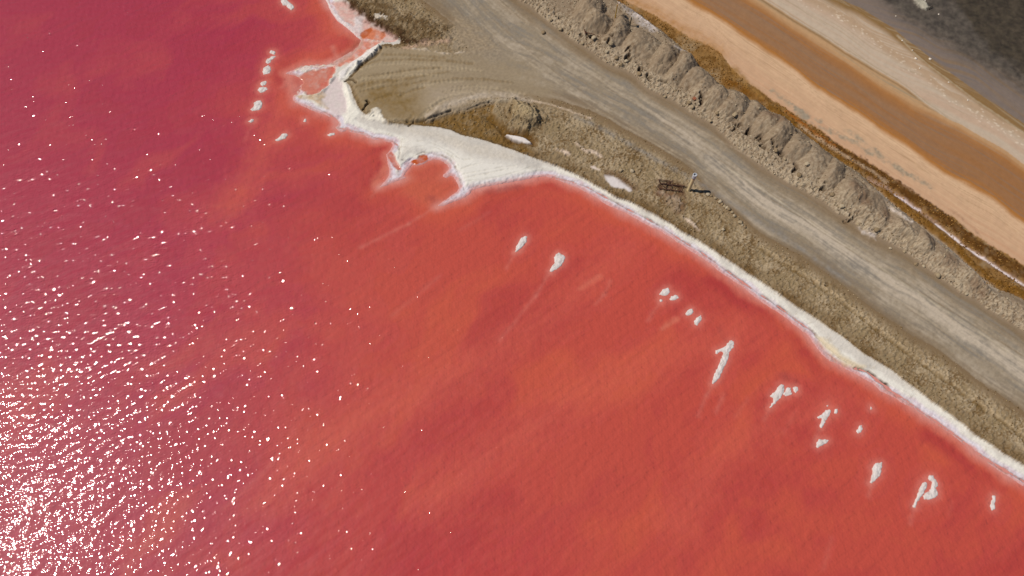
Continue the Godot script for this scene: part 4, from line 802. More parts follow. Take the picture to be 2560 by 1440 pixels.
	for g in [PackedVector2Array([Vector2(13.87, -24.39), Vector2(14.29, -24.28), Vector2(14.7, -24.12)]), PackedVector2Array([Vector2(17.56, -19.84), Vector2(17.8, -19.47), Vector2(17.93, -19.11)]), PackedVector2Array([Vector2(18.91, -18.4), Vector2(19.12, -18.12)]), PackedVector2Array([Vector2(20.89, -17.01), Vector2(21.07, -16.78)]), PackedVector2Array([Vector2(21.53, -15.88), Vector2(21.73, -15.57)]), PackedVector2Array([Vector2(22.47, -14.53), Vector2(22.73, -14.18)])]:
		brush(land, g, false, 0.28, 0.3, seen(116, 92, 72), 0.6, 0.2, 0.0, 0.0, -1, 0.5)


func paint_flats() -> void:
	brush(land, PackedVector2Array([Vector2(6.88, -33.82), Vector2(8.13, -32.85), Vector2(9.69, -31.59), Vector2(10.99, -30.5), Vector2(12.05, -29.59)]), false, 0.2, 0.75, seen(172, 126, 74), 0.75, 0.3, 0.0, 0.0, -1, 0.5)
	# ditch
	brush(land, PackedVector2Array([Vector2(19.1, -19.85), Vector2(19.64, -18.98), Vector2(20.29, -18.2), Vector2(20.96, -17.57), Vector2(21.74, -16.65), Vector2(22.34, -15.86), Vector2(22.9, -14.98), Vector2(23.45, -14.48)]), false, 0.26, 0.12, seen(172, 156, 136), 0.9, 0.12, 0.0, 0.0, -1, 0.2)
	brush(land, PackedVector2Array([Vector2(14.35, -25.64), Vector2(14.8, -25.01), Vector2(15.47, -24.38), Vector2(16.03, -23.79), Vector2(16.69, -23.21), Vector2(17.39, -22.35), Vector2(18.32, -21.61), Vector2(19.21, -20.8), Vector2(19.8, -19.67), Vector2(20.63, -18.75), Vector2(21.43, -17.81), Vector2(22.38, -16.75), Vector2(23.07, -15.58), Vector2(23.84, -14.77), Vector2(25.01, -14.06), Vector2(27.17, -12.34)]), false, 0.20, 0.12, seen(120, 84, 34), 0.85, 0.18, 0.04, 0.0, -1, 0.6)
	brush(land, PackedVector2Array([Vector2(12.26, -27.25), Vector2(12.85, -26.93), Vector2(13.45, -26.42), Vector2(13.96, -26.03)]), false, 0.30, 0.2, seen(118, 78, 30), 0.8, 0.15, 0.02, 0.0, -1, 0.4)
	brush(land, PackedVector2Array([Vector2(12.68, -28.26), Vector2(13.32, -27.05), Vector2(13.99, -26.25)]), false, 0.2, 0.2, seen(150, 112, 60), 0.7, 0.15, 0.02, 0.0, -1, 0.5)
	brush(land, PackedVector2Array([Vector2(16.92, -23.26), Vector2(17.84, -22.43), Vector2(18.93, -21.46), Vector2(20, -20.55), Vector2(21.19, -19.35), Vector2(22.19, -18.4), Vector2(23.29, -17.12), Vector2(24.25, -16.21), Vector2(25.35, -15.21), Vector2(27.52, -13.38)]), false, 0.30, 0.12, seen(94, 62, 28), 0.92, 0.20, 0.05, 0.0, -1, 0.5)
	brush(land, PackedVector2Array([Vector2(15.23, -25.17), Vector2(15.64, -24.71), Vector2(16.1, -24.22), Vector2(16.57, -23.74), Vector2(17.01, -23.21), Vector2(17.38, -22.85)]), false, 0.13, 0.08, seen(150, 92, 36), 0.9, 0.10, 0.03, 0.0, -1, 0.5)
	brush(land, PackedVector2Array([Vector2(18.81, -20.79), Vector2(19.77, -20.14), Vector2(20.35, -19.58), Vector2(21.08, -18.86), Vector2(21.98, -17.84), Vector2(22.86, -16.78), Vector2(23.78, -15.94), Vector2(24.68, -15.1), Vector2(25.21, -14.64), Vector2(27.35, -12.78)]), false, 0.10, 0.10, seen(160, 132, 112), 0.9, 0.05, -0.05)
	brush(land, PackedVector2Array([Vector2(21.73, -18.07), Vector2(22.37, -17.37), Vector2(22.86, -16.78), Vector2(23.78, -15.94), Vector2(24.68, -15.1), Vector2(25.21, -14.64), Vector2(27.35, -12.78)]), false, 0.05, 0.05, seen(226, 214, 212), 0.95, 0.04, -0.01)
	brush(land, PackedVector2Array([Vector2(20.03, -19.82), Vector2(20.45, -19.46), Vector2(20.74, -19.12), Vector2(21.1, -18.86)]), false, 0.07, 0.06, seen(214, 198, 196), 0.9, 0.04, -0.01)
	brush(land, PackedVector2Array([Vector2(15.77, -24.2), Vector2(16.88, -23.05), Vector2(17.99, -22.09), Vector2(19.1, -21.25), Vector2(19.68, -20.55)]), false, 0.10, 0.10, seen(186, 160, 130), 0.7, 0.08)
	# grey films on the peach sand
	for g in [PackedVector2Array([Vector2(14.72, -26.65), Vector2(15, -26.25), Vector2(15.38, -25.86), Vector2(15.86, -25.36), Vector2(16.53, -24.76), Vector2(16.91, -24.44)]), PackedVector2Array([Vector2(15.61, -25.2), Vector2(16.28, -24.6), Vector2(17.45, -23.79), Vector2(18.24, -23.4), Vector2(19.15, -22.53), Vector2(20.07, -21.84), Vector2(21.15, -20.95), Vector2(22.02, -20.21)]), PackedVector2Array([Vector2(18.29, -23.85), Vector2(19.07, -23.19), Vector2(19.76, -22.35), Vector2(20.63, -21.46), Vector2(21.31, -20.75)])]:
		brush(land, g, false, 0.10, 0.14, seen(164, 146, 122), 0.75, 0.22, 0.0, 0.0, -1, 0.7)
	brush(land, PackedVector2Array([Vector2(15.66, -25.64), Vector2(15.98, -25.42), Vector2(16.35, -25.01), Vector2(16.51, -24.68), Vector2(16.31, -24.55), Vector2(15.93, -24.87), Vector2(15.68, -25.25)]), true, -0.02, 0.10, seen(156, 142, 122), 0.9, 0.14, 0.0, 0.0, -1, 0.4)
	brush(land, PackedVector2Array([Vector2(22.55, -18.99), Vector2(23.05, -18.52), Vector2(23.51, -17.93), Vector2(23.9, -17.12)]), false, 0.05, 0.10, seen(172, 136, 108), 0.7, 0.15, 0.0, 0.0, -1, 0.8)
	brush(land, PackedVector2Array([Vector2(22.61, -30.72), Vector2(23.33, -29.29), Vector2(24.01, -28.32), Vector2(24.88, -27.25), Vector2(25.89, -25.97), Vector2(26.92, -24.87), Vector2(27.9, -23.74)]), false, 0.05, 0.06, seen(172, 154, 126), 0.75, 0.05, 0.01)
	brush(land, PackedVector2Array([Vector2(24.12, -33.89), Vector2(24.26, -33.24), Vector2(24.49, -32.79), Vector2(24.74, -32.66), Vector2(25.06, -32.98), Vector2(24.83, -33.43), Vector2(24.8, -33.89)]), true, 0.0, 0.10, seen(178, 172, 152), 0.9, 0.15, 0.10, 0.0, -1, 0.4)
	# white flecks drifted along the beige strip
	var line := PackedVector2Array([Vector2(15.28, -35.85), Vector2(17.71, -33.53), Vector2(19.39, -32.31), Vector2(20.5, -31.24), Vector2(22, -29.2), Vector2(23.57, -27.65), Vector2(24.47, -26.28), Vector2(25.99, -25.06), Vector2(27.45, -23.71), Vector2(30.14, -21.22)])
	for n in 150:
		var k := rng.randi_range(0, line.size() - 2)
		var p := line[k].lerp(line[k + 1], rng.randf()) + Vector2(rng.randfn(0.0, 0.12), rng.randfn(0.15, 0.30))
		brush(land, PackedVector2Array([p, p + Vector2(0.08, 0.06) * rng.randf()]), false, 0.012 + 0.02 * rng.randf(), 0.045, seen(222, 206, 182), 0.8, 0.0, 0.01)


func paint_water() -> void:
	# pale silt in the shallows behind the spit and between its hooks
	brush(lake, PackedVector2Array([Vector2(-12.82, -28.12), Vector2(-12.37, -27.79), Vector2(-12.16, -27.25), Vector2(-12.27, -26.67), Vector2(-12.64, -26.73), Vector2(-12.93, -27.22), Vector2(-13, -27.77)]), true, 0.0, 0.35, seen(214, 150, 134), 0.75, 0.2)
	brush(lake, PackedVector2Array([Vector2(-12.58, -28.59), Vector2(-11.69, -28.88), Vector2(-10.78, -28.97), Vector2(-9.99, -29.24), Vector2(-9.52, -29.66)]), false, 0.10, 0.30, seen(210, 122, 104), 0.6, 0.15)
	brush(lake, PackedVector2Array([Vector2(-10.51, -31.57), Vector2(-10.2, -31.32), Vector2(-9.64, -30.95), Vector2(-9.19, -30.64)]), false, 0.12, 0.35, seen(214, 130, 108), 0.6, 0.15)
	brush(lake, PackedVector2Array([Vector2(-6.83, -21.66), Vector2(-7.04, -21.15), Vector2(-7.27, -20.77)]), false, 0.15, 0.30, seen(212, 124, 100), 0.65, 0.12)
	brush(lake, PackedVector2Array([Vector2(-10.5, -30.09), Vector2(-10.38, -29.66), Vector2(-10.12, -29.36)]), false, 0.08, 0.22, seen(216, 146, 128), 0.6, 0.10)
	brush(lake, PackedVector2Array([Vector2(-5.55, -21.15), Vector2(-5.16, -21.79), Vector2(-4.31, -22.05), Vector2(-3.66, -21.86), Vector2(-3.63, -21.15), Vector2(-3.19, -20.9), Vector2(-2.92, -20.45), Vector2(-3.37, -19.91), Vector2(-3.98, -19.54), Vector2(-4.61, -19.42), Vector2(-5.7, -20.15)]), true, 0.1, 0.40, seen(200, 98, 72), 0.7, 0.1)
	brush(lake, PackedVector2Array([Vector2(-10.02, -29.57), Vector2(-9.49, -30.03), Vector2(-9.18, -30.48), Vector2(-9.44, -30.79)]), false, 0.20, 0.45, seen(188, 92, 70), 0.5, 0.1)
	brush(lake, PackedVector2Array([Vector2(-9.78, -29.48), Vector2(-9.4, -29.84), Vector2(-9.11, -30.27), Vector2(-9, -30.58)]), false, 0.10, 0.22, seen(150, 70, 44), 0.7, 0.1)
	for g in [PackedVector2Array([Vector2(-4.25, -19.81), Vector2(-4.09, -19.66)]), PackedVector2Array([Vector2(-1.27, -20.15), Vector2(-0.42, -20.35), Vector2(0.42, -20.5)]), PackedVector2Array([Vector2(10.03, -12.34), Vector2(10.11, -12.09), Vector2(10.2, -11.89)]), PackedVector2Array([Vector2(-12.3, -27.65), Vector2(-12.16, -27.22), Vector2(-12.25, -26.84)]), PackedVector2Array([Vector2(12.75, -10.05), Vector2(13.19, -9.85)])]:
		brush(lake, g, false, 0.08, 0.32, seen(146, 66, 62), 0.6, 0.15)
	for g in [PackedVector2Array([Vector2(3.37, -14.54), Vector2(3.88, -14.91), Vector2(4.39, -15.24)]), PackedVector2Array([Vector2(7.24, -12.42), Vector2(7.59, -12.67), Vector2(7.96, -12.92)])]:
		brush(lake, g, false, 0.12, 0.16, seen(214, 118, 92), 0.6, 0.1)
	# long pale plumes running out from the shore
	for g in [PackedVector2Array([Vector2(5.69, -16.82), Vector2(2.75, -13.72), Vector2(0, -11.84), Vector2(-2.99, -9.85), Vector2(-5.89, -8.52), Vector2(-9.28, -6.15), Vector2(-10.84, -4.6)]), PackedVector2Array([Vector2(11.01, -12.46), Vector2(6.82, -10.84), Vector2(2.59, -8.9), Vector2(-0.54, -6.69), Vector2(-3.49, -4.43)]), PackedVector2Array([Vector2(-10.08, -32.52), Vector2(-12.73, -27.07), Vector2(-13.6, -22.17), Vector2(-14.62, -19.17)]), PackedVector2Array([Vector2(15.16, -8.9), Vector2(12.24, -7.96), Vector2(9.7, -6.69), Vector2(7.24, -3.59)])]:
		brush(lake, g, false, 0.5, 1.3, seen(208, 96, 76), 0.55, 0.5)
	brush(lake, PackedVector2Array([Vector2(-14.27, -4.26), Vector2(-15.07, -3.1), Vector2(-16.02, -1.98), Vector2(-16.32, -1.04)]), false, 0.05, 0.45, seen(212, 116, 96), 0.35, 0.15)


func raise_mounds() -> void:
	# spoil heaps, tipped one after another along the bank
	var h := land.h
	var zn := land.zone
	var best := PackedFloat32Array()
	best.resize(NX * NZ)
	var tops := heap_tops()
	for n in tops.size():
		var p := tops[n]
		var rad := 1.05 + 0.30 * sin(n * 2.4) - (0.1 if n > 13 else 0.0)
		var long := 1.25 + 0.35 * sin(n * 3.7 + 1.0)
		var tall := 0.86 - 0.020 * n + 0.16 * sin(n * 1.7)
		var ia := clampi(int((p.x - 2.2 - X0) / C), 0, NX)
		var ib := clampi(int((p.x + 2.2 - X0) / C), 0, NX)
		var ja := clampi(int((p.y - 2.2 - Z0) / C), 0, NZ)
		var jb := clampi(int((p.y + 2.2 - Z0) / C), 0, NZ)
		for j in range(ja, jb):
			var z := Z0 + j * C
			for i in range(ia, ib):
				var at := j * NX + i
				if zn[at] != 4 and zn[at] < 20 and zn[at] != 5:
					continue
				var x := X0 + i * C
				var m := middle.get_noise_2d(x * 1.3, z * 1.3)
				# steep on the side it was tipped from, long on the other
				var u := (x - p.x) * 0.86 + (z - p.y) * 0.51 + 0.28
				var v := -(x - p.x) * 0.51 + (z - p.y) * 0.86
				u += 0.12 * v * v
				var ru := (0.62 if u < 0.0 else 1.12) * rad
				var d := sqrt(u * u / (ru * ru) + v * v / (long * long)) + 0.22 * m + 0.10 * middle.get_noise_2d(x * 0.6 + 60.0, z * 0.6) + 0.05 * fine.get_noise_2d(x * 0.7, z * 0.7)
				if d >= 1.0:
					continue
				var up := tall * (1.0 - d) * (1.0 + 0.25 * d)
				if up > 0.72 * tall:
					up = 0.72 * tall + (up - 0.72 * tall) * 0.5
				up *= smoothstep(0.45, 1.15, (table[NX + i] - z) * 0.84 + 0.2 * m)
				if zn[at] == 5:
					up *= 0.35
				up += up * (0.13 * middle.get_noise_2d(x * 2.4 + 17.0, z * 2.4) + 0.05 * fine.get_noise_2d(x, z))
				if up > best[at]:
					best[at] = up
					if up > 0.07:
						zn[at] = 20 + n
	for at in NX * NZ:
		if best[at] > 0.0:
			h[at] += best[at]


# ---------------------------------------------------------------- the lake

func lay_water() -> void:
	var s := lake
	var coral := seen(193, 79, 64)
	var red := seen(183, 60, 60)
	var maroon := seen(166, 50, 54)
	var wine := seen(170, 52, 72)
	var amber := seen(204, 92, 64)
	var milk := seen(216, 150, 138)
	# far distances from the shore on a coarse grid
	var edge := outline_land()
	for j in s.nz:
		var z := Z0 + j * s.c
		for i in s.nx:
			var at := j * s.nx + i
			var sd := shore[(j * 2) * NX + i * 2]
			if sd > 0.5:
				continue
			var x := X0 + i * s.c
			var m := middle.get_noise_2d(x, z)
			var l := large.get_noise_2d(x, z)
			# streaks drawn out by the wind, from upper right to lower left
			var u := x * 0.80 - z * 0.60
			var v := x * 0.60 + z * 0.80
			var w1 := streak.get_noise_2d(u * 0.075 + 0.35 * l, v * 0.17 + 0.5 * l)
			var w2 := streak.get_noise_2d(u * 0.24 + 50.0 + 0.3 * m, v * 0.55 + 0.3 * m)
			# how far out: across the mean line of the shore
			var off := (x * -0.60 + z * 0.80) + 11.9
			var away := clampf((off + 6.0 * w1 + 3.0 * l) / 22.0, 0.0, 1.0)
			var west := clampf((-x - 1.0 + 3.5 * w1 + 4.0 * l) / 24.0, 0.0, 1.0)
			var k := coral.lerp(red, smoothstep(0.15, 0.8, away))
			k = k.lerp(wine, smoothstep(0.05, 0.8, west))
			k = k.lerp(amber, clampf(1.5 * w1 + 0.3 * w2 - 0.16, 0.0, 0.62) * (1.0 - 0.7 * west))
			k = k.lerp(maroon, clampf(-0.05 - 0.7 * w1 - 0.35 * w2 + 0.6 * l, 0.0, 0.45) * (1.0 - west * 0.5))
			# salt shows through the shallows
			var dd := -sd + 0.22 * m
			k = k.lerp(amber, (1.0 - smoothstep(0.3, 1.6, dd)) * 0.65)
			k = k.lerp(maroon, (smoothstep(0.25, 0.6, dd) - smoothstep(0.7, 1.4, dd)) * clampf(0.10 + 1.6 * l + 0.4 * w2, 0.0, 0.65))
			k = k.lerp(milk, (1.0 - smoothstep(-0.05, 0.60, dd)) * 0.55)
			k = k.lerp(milk, (1.0 - smoothstep(-0.05, 0.22, dd)) * 0.6)
			s.r[at] = k.r
			s.g[at] = k.g
			s.b[at] = k.b
			s.zone[at] = 1
	var salt := seen(226, 150, 132)
	for n in islet_count():
		brush(s, islet_outline(n), true, 0.10, 0.24, seen(218, 142, 128), 0.7, 0.06)
		brush(s, islet_outline(n), true, 0.35, 0.45, seen(206, 98, 80), 0.35, 0.1)
	var t := tails()
	for n in range(0, t.size() - 1, 2):
		brush(s, PackedVector2Array([t[n], t[n + 1]]), false, 0.02, 0.20, salt, 0.30 if n < 36 else 0.15, 0.08)
	paint_water()


func wave_map() -> ImageTexture:
	# slopes of small wind waves on a square tile, as a sum of sines that fit it
	var n := 512
	var sx := PackedFloat32Array()
	var sz := PackedFloat32Array()
	sx.resize(n * n)
	sz.resize(n * n)
	var waves := 64
	for w in waves:
		var long := w < 16
		var len := rng.randf_range(13.0, 30.0) if long else lerpf(28.0, 96.0, pow((w - 15.5) / (waves - 16), 0.9))   # waves in a tile
		var dir := deg_to_rad(58.0) + rng.randfn(0.0, 0.55 if long else 0.9)
		var kx := roundi(len * cos(dir))
		var kz := roundi(len * sin(dir))
		var k := sqrt(float(kx * kx + kz * kz))
		if k < 1.0:
			continue
		var steep := 0.0195 if long else 0.0165 * minf(1.0, 60.0 / len)
		var ax := steep * kx / k
		var az := steep * kz / k
		var ph := rng.randf() * TAU
		var step := TAU * kx / n
		var cs := cos(step)
		var sn := sin(step)
		for j in n:
			var a0 := ph + TAU * kz * j / n
			var c := cos(a0)
			var s := sin(a0)
			var row := j * n
			for i in n:
				sx[row + i] += ax * c
				sz[row + i] += az * c
				var c2 := c * cs - s * sn
				s = s * cs + c * sn
				c = c2
	var img := Image.create(n, n, false, Image.FORMAT_RGBF)
	var spread := 0.0
	for k in range(0, n * n, 7):
		spread += sx[k] * sx[k] + sz[k] * sz[k]
	spread /= n * n / 7
	# a few wavelets stand steeper than the rest
	for k in n * n:
		var g := 0.82 + 0.13 * minf((sx[k] * sx[k] + sz[k] * sz[k]) / spread, 4.5)
		sx[k] *= g
		sz[k] *= g
	for j in n:
		for i in n:
			var v := Vector3(-sx[j * n + i], -sz[j * n + i], 1.0).normalized()
			img.set_pixel(i, j, Color(v.x * 0.5 + 0.5, v.y * 0.5 + 0.5, v.z * 0.5 + 0.5))
	return ImageTexture.create_from_image(img)


func swell(x: float, z: float) -> float:
	var u := x * 0.52 + z * 0.85
	var v := x * 0.85 - z * 0.52
	return 0.014 * streak.get_noise_2d(u * 0.8, v * 0.28) + 0.009 * streak.get_noise_2d(u * 2.2 + 20.0, v * 0.9)


func water_material() -> StandardMaterial3D:
	var m := StandardMaterial3D.new()
	m.resource_name = "brine"
	m.vertex_color_use_as_albedo = true
	m.roughness = 0.045
	m.metallic_specular = 0.45
	m.clearcoat_enabled = true
	m.clearcoat = 0.32
	m.clearcoat_roughness = 0.5
	m.normal_enabled = true
	m.normal_texture = wave_map()
	m.normal_scale = 1.0
	return m


func build_lake() -> void:
	var s := lake
	var id := PackedInt32Array()
	id.resize(s.nx * s.nz)
	id.fill(-1)
	var pos := PackedVector3Array()
	var nor := PackedVector3Array()
	var col := PackedColorArray()
	var uv := PackedVector2Array()
	var ix := PackedInt32Array()
	var e := 0.06
	for j in s.nz:
		for i in s.nx:
			var at := j * s.nx + i
			if s.zone[at] == 0:
				continue
			var x := X0 + i * s.c
			var z := Z0 + j * s.c
			id[at] = pos.size()
			var calm := smoothstep(-0.1, 1.2, -shore[(j * 2) * NX + i * 2])
			var y := swell(x, z) * calm
			pos.append(Vector3(x, y, z))
			nor.append(Vector3((y - swell(x + e, z) * calm) / e, 1.0, (y - swell(x, z + e) * calm) / e).normalized())
			col.append(Color(s.r[at], s.g[at], s.b[at]))
			uv.append(Vector2(x, z) / 9.3)
	for j in s.nz - 1:
		for i in s.nx - 1:
			var a := id[j * s.nx + i]
			var b := id[j * s.nx + i + 1]
			var c := id[(j + 1) * s.nx + i]
			var d := id[(j + 1) * s.nx + i + 1]
			if a < 0 or b < 0 or c < 0 or d < 0:
				continue
			ix.append_array([a, b, c, b, d, c])
	var m := water_material()
	structure("lake", mesh_of(pos, nor, col, uv, ix), m, "pink salt lake, magenta far out and coral red along the shore, glittering at lower left")
	# the lake goes on beyond the part with waves
	var far := SurfaceTool.new()
	far.begin(Mesh.PRIMITIVE_TRIANGLES)
	var xa := X0 + s.c
	var xb := X0 + (s.nx - 2) * s.c
	var za := Z0 + s.c
	var zb := Z0 + (s.nz - 2) * s.c
	for q in [Rect2(-900, zb, 1800, 900), Rect2(-900, za, xa + 900, zb - za), Rect2(-900, -900, 870, 900 + za)]:
		far.set_color(seen(176, 62, 70))
		for c in [Vector2(0, 0), Vector2(1, 0), Vector2(0, 1), Vector2(1, 0), Vector2(1, 1), Vector2(0, 1)]:
			var p: Vector2 = q.position + q.size * c
			far.set_normal(Vector3.UP)
			far.set_uv(p / 9.3)
			far.add_vertex(Vector3(p.x, -0.004, p.y))
	structure("lake", far.commit(), m, "open pink water of the lake beyond the frame")


# ---------------------------------------------------------------- meshes

func mesh_of(pos: PackedVector3Array, nor: PackedVector3Array, col: PackedColorArray, uv: PackedVector2Array, ix: PackedInt32Array) -> ArrayMesh:
	var a := []
	a.resize(Mesh.ARRAY_MAX)
	a[Mesh.ARRAY_VERTEX] = pos
	a[Mesh.ARRAY_NORMAL] = nor
	if col.size():
		a[Mesh.ARRAY_COLOR] = col
	if uv.size():
		a[Mesh.ARRAY_TEX_UV] = uv
	a[Mesh.ARRAY_INDEX] = ix
	var m := ArrayMesh.new()
	m.add_surface_from_arrays(Mesh.PRIMITIVE_TRIANGLES, a)
	return m


func numbered(called: String) -> String:
	var n: int = taken.get(called, -1) + 1
	taken[called] = n
	return called if n == 0 else "%s_%03d" % [called, n]


func piece(called: String, mesh: Mesh, m: Material, parent: Node3D) -> MeshInstance3D:
	var o := MeshInstance3D.new()
	o.name = called
	o.mesh = mesh
	o.material_override = m
	parent.add_child(o, true)
	return o


func structure(called: String, mesh: Mesh, m: Material, label: String) -> MeshInstance3D:
	var o := piece(numbered(called), mesh, m, self)
	o.set_meta("kind", "structure")
	o.set_meta("label", label)
	return o


func tag(o: Node3D, label: String, category: String, group := "") -> void:
	o.set_meta("label", label)
	o.set_meta("category", category)
	if group:
		o.set_meta("group", group)


func thing(called: String, at: Vector3, label: String, category: String, group := "") -> Node3D:
	var o := Node3D.new()
	o.name = numbered(called)
	o.position = at
	add_child(o, true)
	tag(o, label, category, group)
	return o


func height(x: float, z: float) -> float:
	var i := clampi(roundi((x - X0) / C), 0, NX - 1)
	var j := clampi(roundi((z - Z0) / C), 0, NZ - 1)
	return land.h[j * NX + i]


func earth_material(rough: float, shine: float) -> StandardMaterial3D:
	var m := StandardMaterial3D.new()
	m.vertex_color_use_as_albedo = true
	m.roughness = rough
	m.metallic_specular = shine
	return m


func zone_mesh(cells: PackedInt32Array, from: int, to: int, stamp: PackedInt32Array) -> ArrayMesh:
	var pos := PackedVector3Array()
	var nor := PackedVector3Array()
	var col := PackedColorArray()
	var uv := PackedVector2Array()
	var ix := PackedInt32Array()
	var h := land.h
	var r := land.r
	var g := land.g
	var b := land.b
	var four := PackedInt32Array([0, 0, 0, 0])
	for q in range(from, to):
		var at := cells[q]
		for k in 4:
			var v := at + (k & 1) + (k >> 1) * NX
			if stamp[v] < 0:
				stamp[v] = pos.size()
				var i := v % NX
				var j := v / NX
				pos.append(Vector3(X0 + i * C, h[v], Z0 + j * C))
				nor.append(Vector3((h[v - 1] - h[v + 1]) / (2.0 * C), 1.0, (h[v - NX] - h[v + NX]) / (2.0 * C)).normalized())
				col.append(Color(r[v], g[v], b[v]))
				uv.append(Vector2(i * C, j * C))
			four[k] = stamp[v]
		ix.append(four[0])
		ix.append(four[1])
		ix.append(four[2])
		ix.append(four[1])
		ix.append(four[3])
		ix.append(four[2])
	for q in range(from, to):
		var at := cells[q]
		stamp[at] = -1
		stamp[at + 1] = -1
		stamp[at + NX] = -1
		stamp[at + NX + 1] = -1
	return mesh_of(pos, nor, col, uv, ix)


func build_land() -> void:
	var zn := land.zone
	var h := land.h
	var count := PackedInt32Array()
	count.resize(257)
	var cells := PackedInt32Array()
	var total := 0
	for j in range(1, NZ - 2):
		for i in range(1, NX - 2):
			var at := j * NX + i
			if zn[at] and zn[at + 1] and zn[at + NX] and zn[at + NX + 1]:
				if maxf(maxf(h[at], h[at + 1]), maxf(h[at + NX], h[at + NX + 1])) > -0.12:
					count[zn[at] + 1] += 1
					total += 1
	for k in 256:
		count[k + 1] += count[k]
	var next := count.duplicate()
	cells.resize(total)
	for j in range(1, NZ - 2):
		for i in range(1, NX - 2):
			var at := j * NX + i
			if zn[at] and zn[at + 1] and zn[at + NX] and zn[at + NX + 1]:
				if maxf(maxf(h[at], h[at + 1]), maxf(h[at + NX], h[at + NX + 1])) > -0.12:
					cells[next[zn[at]]] = at
					next[zn[at]] += 1
	var stamp := PackedInt32Array()
	stamp.resize(NX * NZ)
	stamp.fill(-1)
	var dry_earth := earth_material(0.95, 0.2)
	var crust := earth_material(0.85, 0.3)
	var damp := earth_material(0.6, 0.4)
	var wet := earth_material(0.22, 0.5)
	var named := {
		1: ["salt_shore", crust, "white salt crust along the edge of the pink lake"], 2: ["mud_bank", dry_earth, "rough brown bank of dried mud between salt and track"],
		3: ["track", dry_earth, "grey-brown gravel track and turning spit with long wheel marks"], 4: ["earth_bank", dry_earth, "rubbly grey-brown bank beside the track"],
		5: ["ditch", dry_earth, "ochre ditch with a thin pale channel behind the spoil heaps"], 6: ["sand_flat", dry_earth, "peach-coloured sand flat with faint streaks"],
		7: ["sand_strip", damp, "wide umber and rust-orange strip of damp sand"], 8: ["sand_flat", dry_earth, "beige sand strip flecked with white"], 9: ["mud_flat", damp, "dark grey mud flat in the upper right corner"],
		10: ["pond", wet, "shallow salmon-pink pond enclosed by the salt spit"], 11: ["pond", wet, "small bright orange pool in the white salt cove"], 12: ["pond", wet, "orange seep on the pink crust near the top edge"],
		13: ["pond", wet, "narrow pink pool behind the first white hook of salt"], 14: ["puddle", crust, "white salt puddle in the dark hollow below the large mound"],
		15: ["puddle", crust, "tiny white salt puddle in the brown bank"], 16: ["puddle", crust, "long white salt puddle on the brown bank left of the post"]}
	for zone in 256:
		if count[zone + 1] <= count[zone]:
			continue
		var mesh := zone_mesh(cells, count[zone], count[zone + 1], stamp)
		if zone >= 20:
			var n := zone - 20
			var o := piece(numbered("spoil_heap"), mesh, dry_earth, self)
			tag(o, heap_label(n), "earth heap", "spoil heaps tipped along the bank")
		elif named.has(zone):
			structure(named[zone][0], mesh, named[zone][1], named[zone][2])


func heap_label(n: int) -> String:
	var words := ["first", "second", "third", "fourth", "fifth", "sixth", "seventh", "eighth", "ninth", "tenth", "eleventh", "twelfth", "thirteenth", "fourteenth", "fifteenth", "sixteenth", "seventeenth", "eighteenth", "nineteenth", "twentieth", "twenty-first", "twenty-second", "twenty-third", "twenty-fourth"]
	if n == 0:
		return "topmost spoil heap of the bank, against the top edge of the photo"
	if n == tops_most():
		return "lowest grey-brown spoil heap of the bank, nearest the right edge"
	return "%s rounded grey-brown spoil heap from the top along the bank" % words[n]


func tops_most() -> int:
	return heap_tops().size() - 1


func build_far_ground() -> void:
	# the same bands, coarse, beyond the part that is built in detail
	var st := SurfaceTool.new()
	st.begin(Mesh.PRIMITIVE_TRIANGLES)
	var inks := [seen(133, 114, 82), seen(150, 136, 114), seen(150, 132, 108), seen(130, 96, 48), seen(206, 160, 128), seen(148, 110, 80), seen(176, 146, 110), seen(190, 170, 148), seen(178, 152, 124), seen(136, 106, 66), seen(124, 110, 100), seen(80, 72, 62), seen(74, 64, 46)]
	var left := X0 + 2 * C
	var right := X0 + (NX - 3) * C
	var top := Z0 + 2 * C
	var xs := PackedFloat32Array()
	for n in 31:
		xs.append(lerpf(-240.0, left, n / 30.0))
	for n in 24:
		xs.append(lerpf(left, right, (n + 1) / 24.0))
	for n in 30:
		xs.append(lerpf(right, 240.0, (n + 1) / 30.0))
	for n in xs.size() - 1:
		var x0 := xs[n]
		var x1 := xs[n + 1]
		var within := x0 > left - 0.01 and x1 < right + 0.01
		for k in bands.size() + 1:
			var a0 := edge_z(outer_shore() if k == 0 else bands[k - 1], x0)
			var a1 := edge_z(outer_shore() if k == 0 else bands[k - 1], x1)
			var b0 := minf(a0, edge_z(bands[k], x0)) if k < bands.size() else a0 - 300.0
			var b1 := minf(a1, edge_z(bands[k], x1)) if k < bands.size() else a1 - 300.0
			if within:
				a0 = minf(a0, top)
				a1 = minf(a1, top)
				b0 = minf(b0, top)
				b1 = minf(b1, top)
			if a0 - b0 < 0.001 and a1 - b1 < 0.001:
				continue
			var y := 0.26 if k > 0 else 0.22
			for p in [Vector3(x0, y, b0), Vector3(x1, y, b1), Vector3(x0, y, a0), Vector3(x1, y, b1), Vector3(x1, y, a1), Vector3(x0, y, a0)]:
				st.set_color(inks[k])
				st.set_normal(Vector3.UP)
				st.add_vertex(p)
	structure("ground", st.commit(), earth_material(0.95, 0.2), "bare sand and mud going on beyond the banks")


# ---------------------------------------------------------------- things

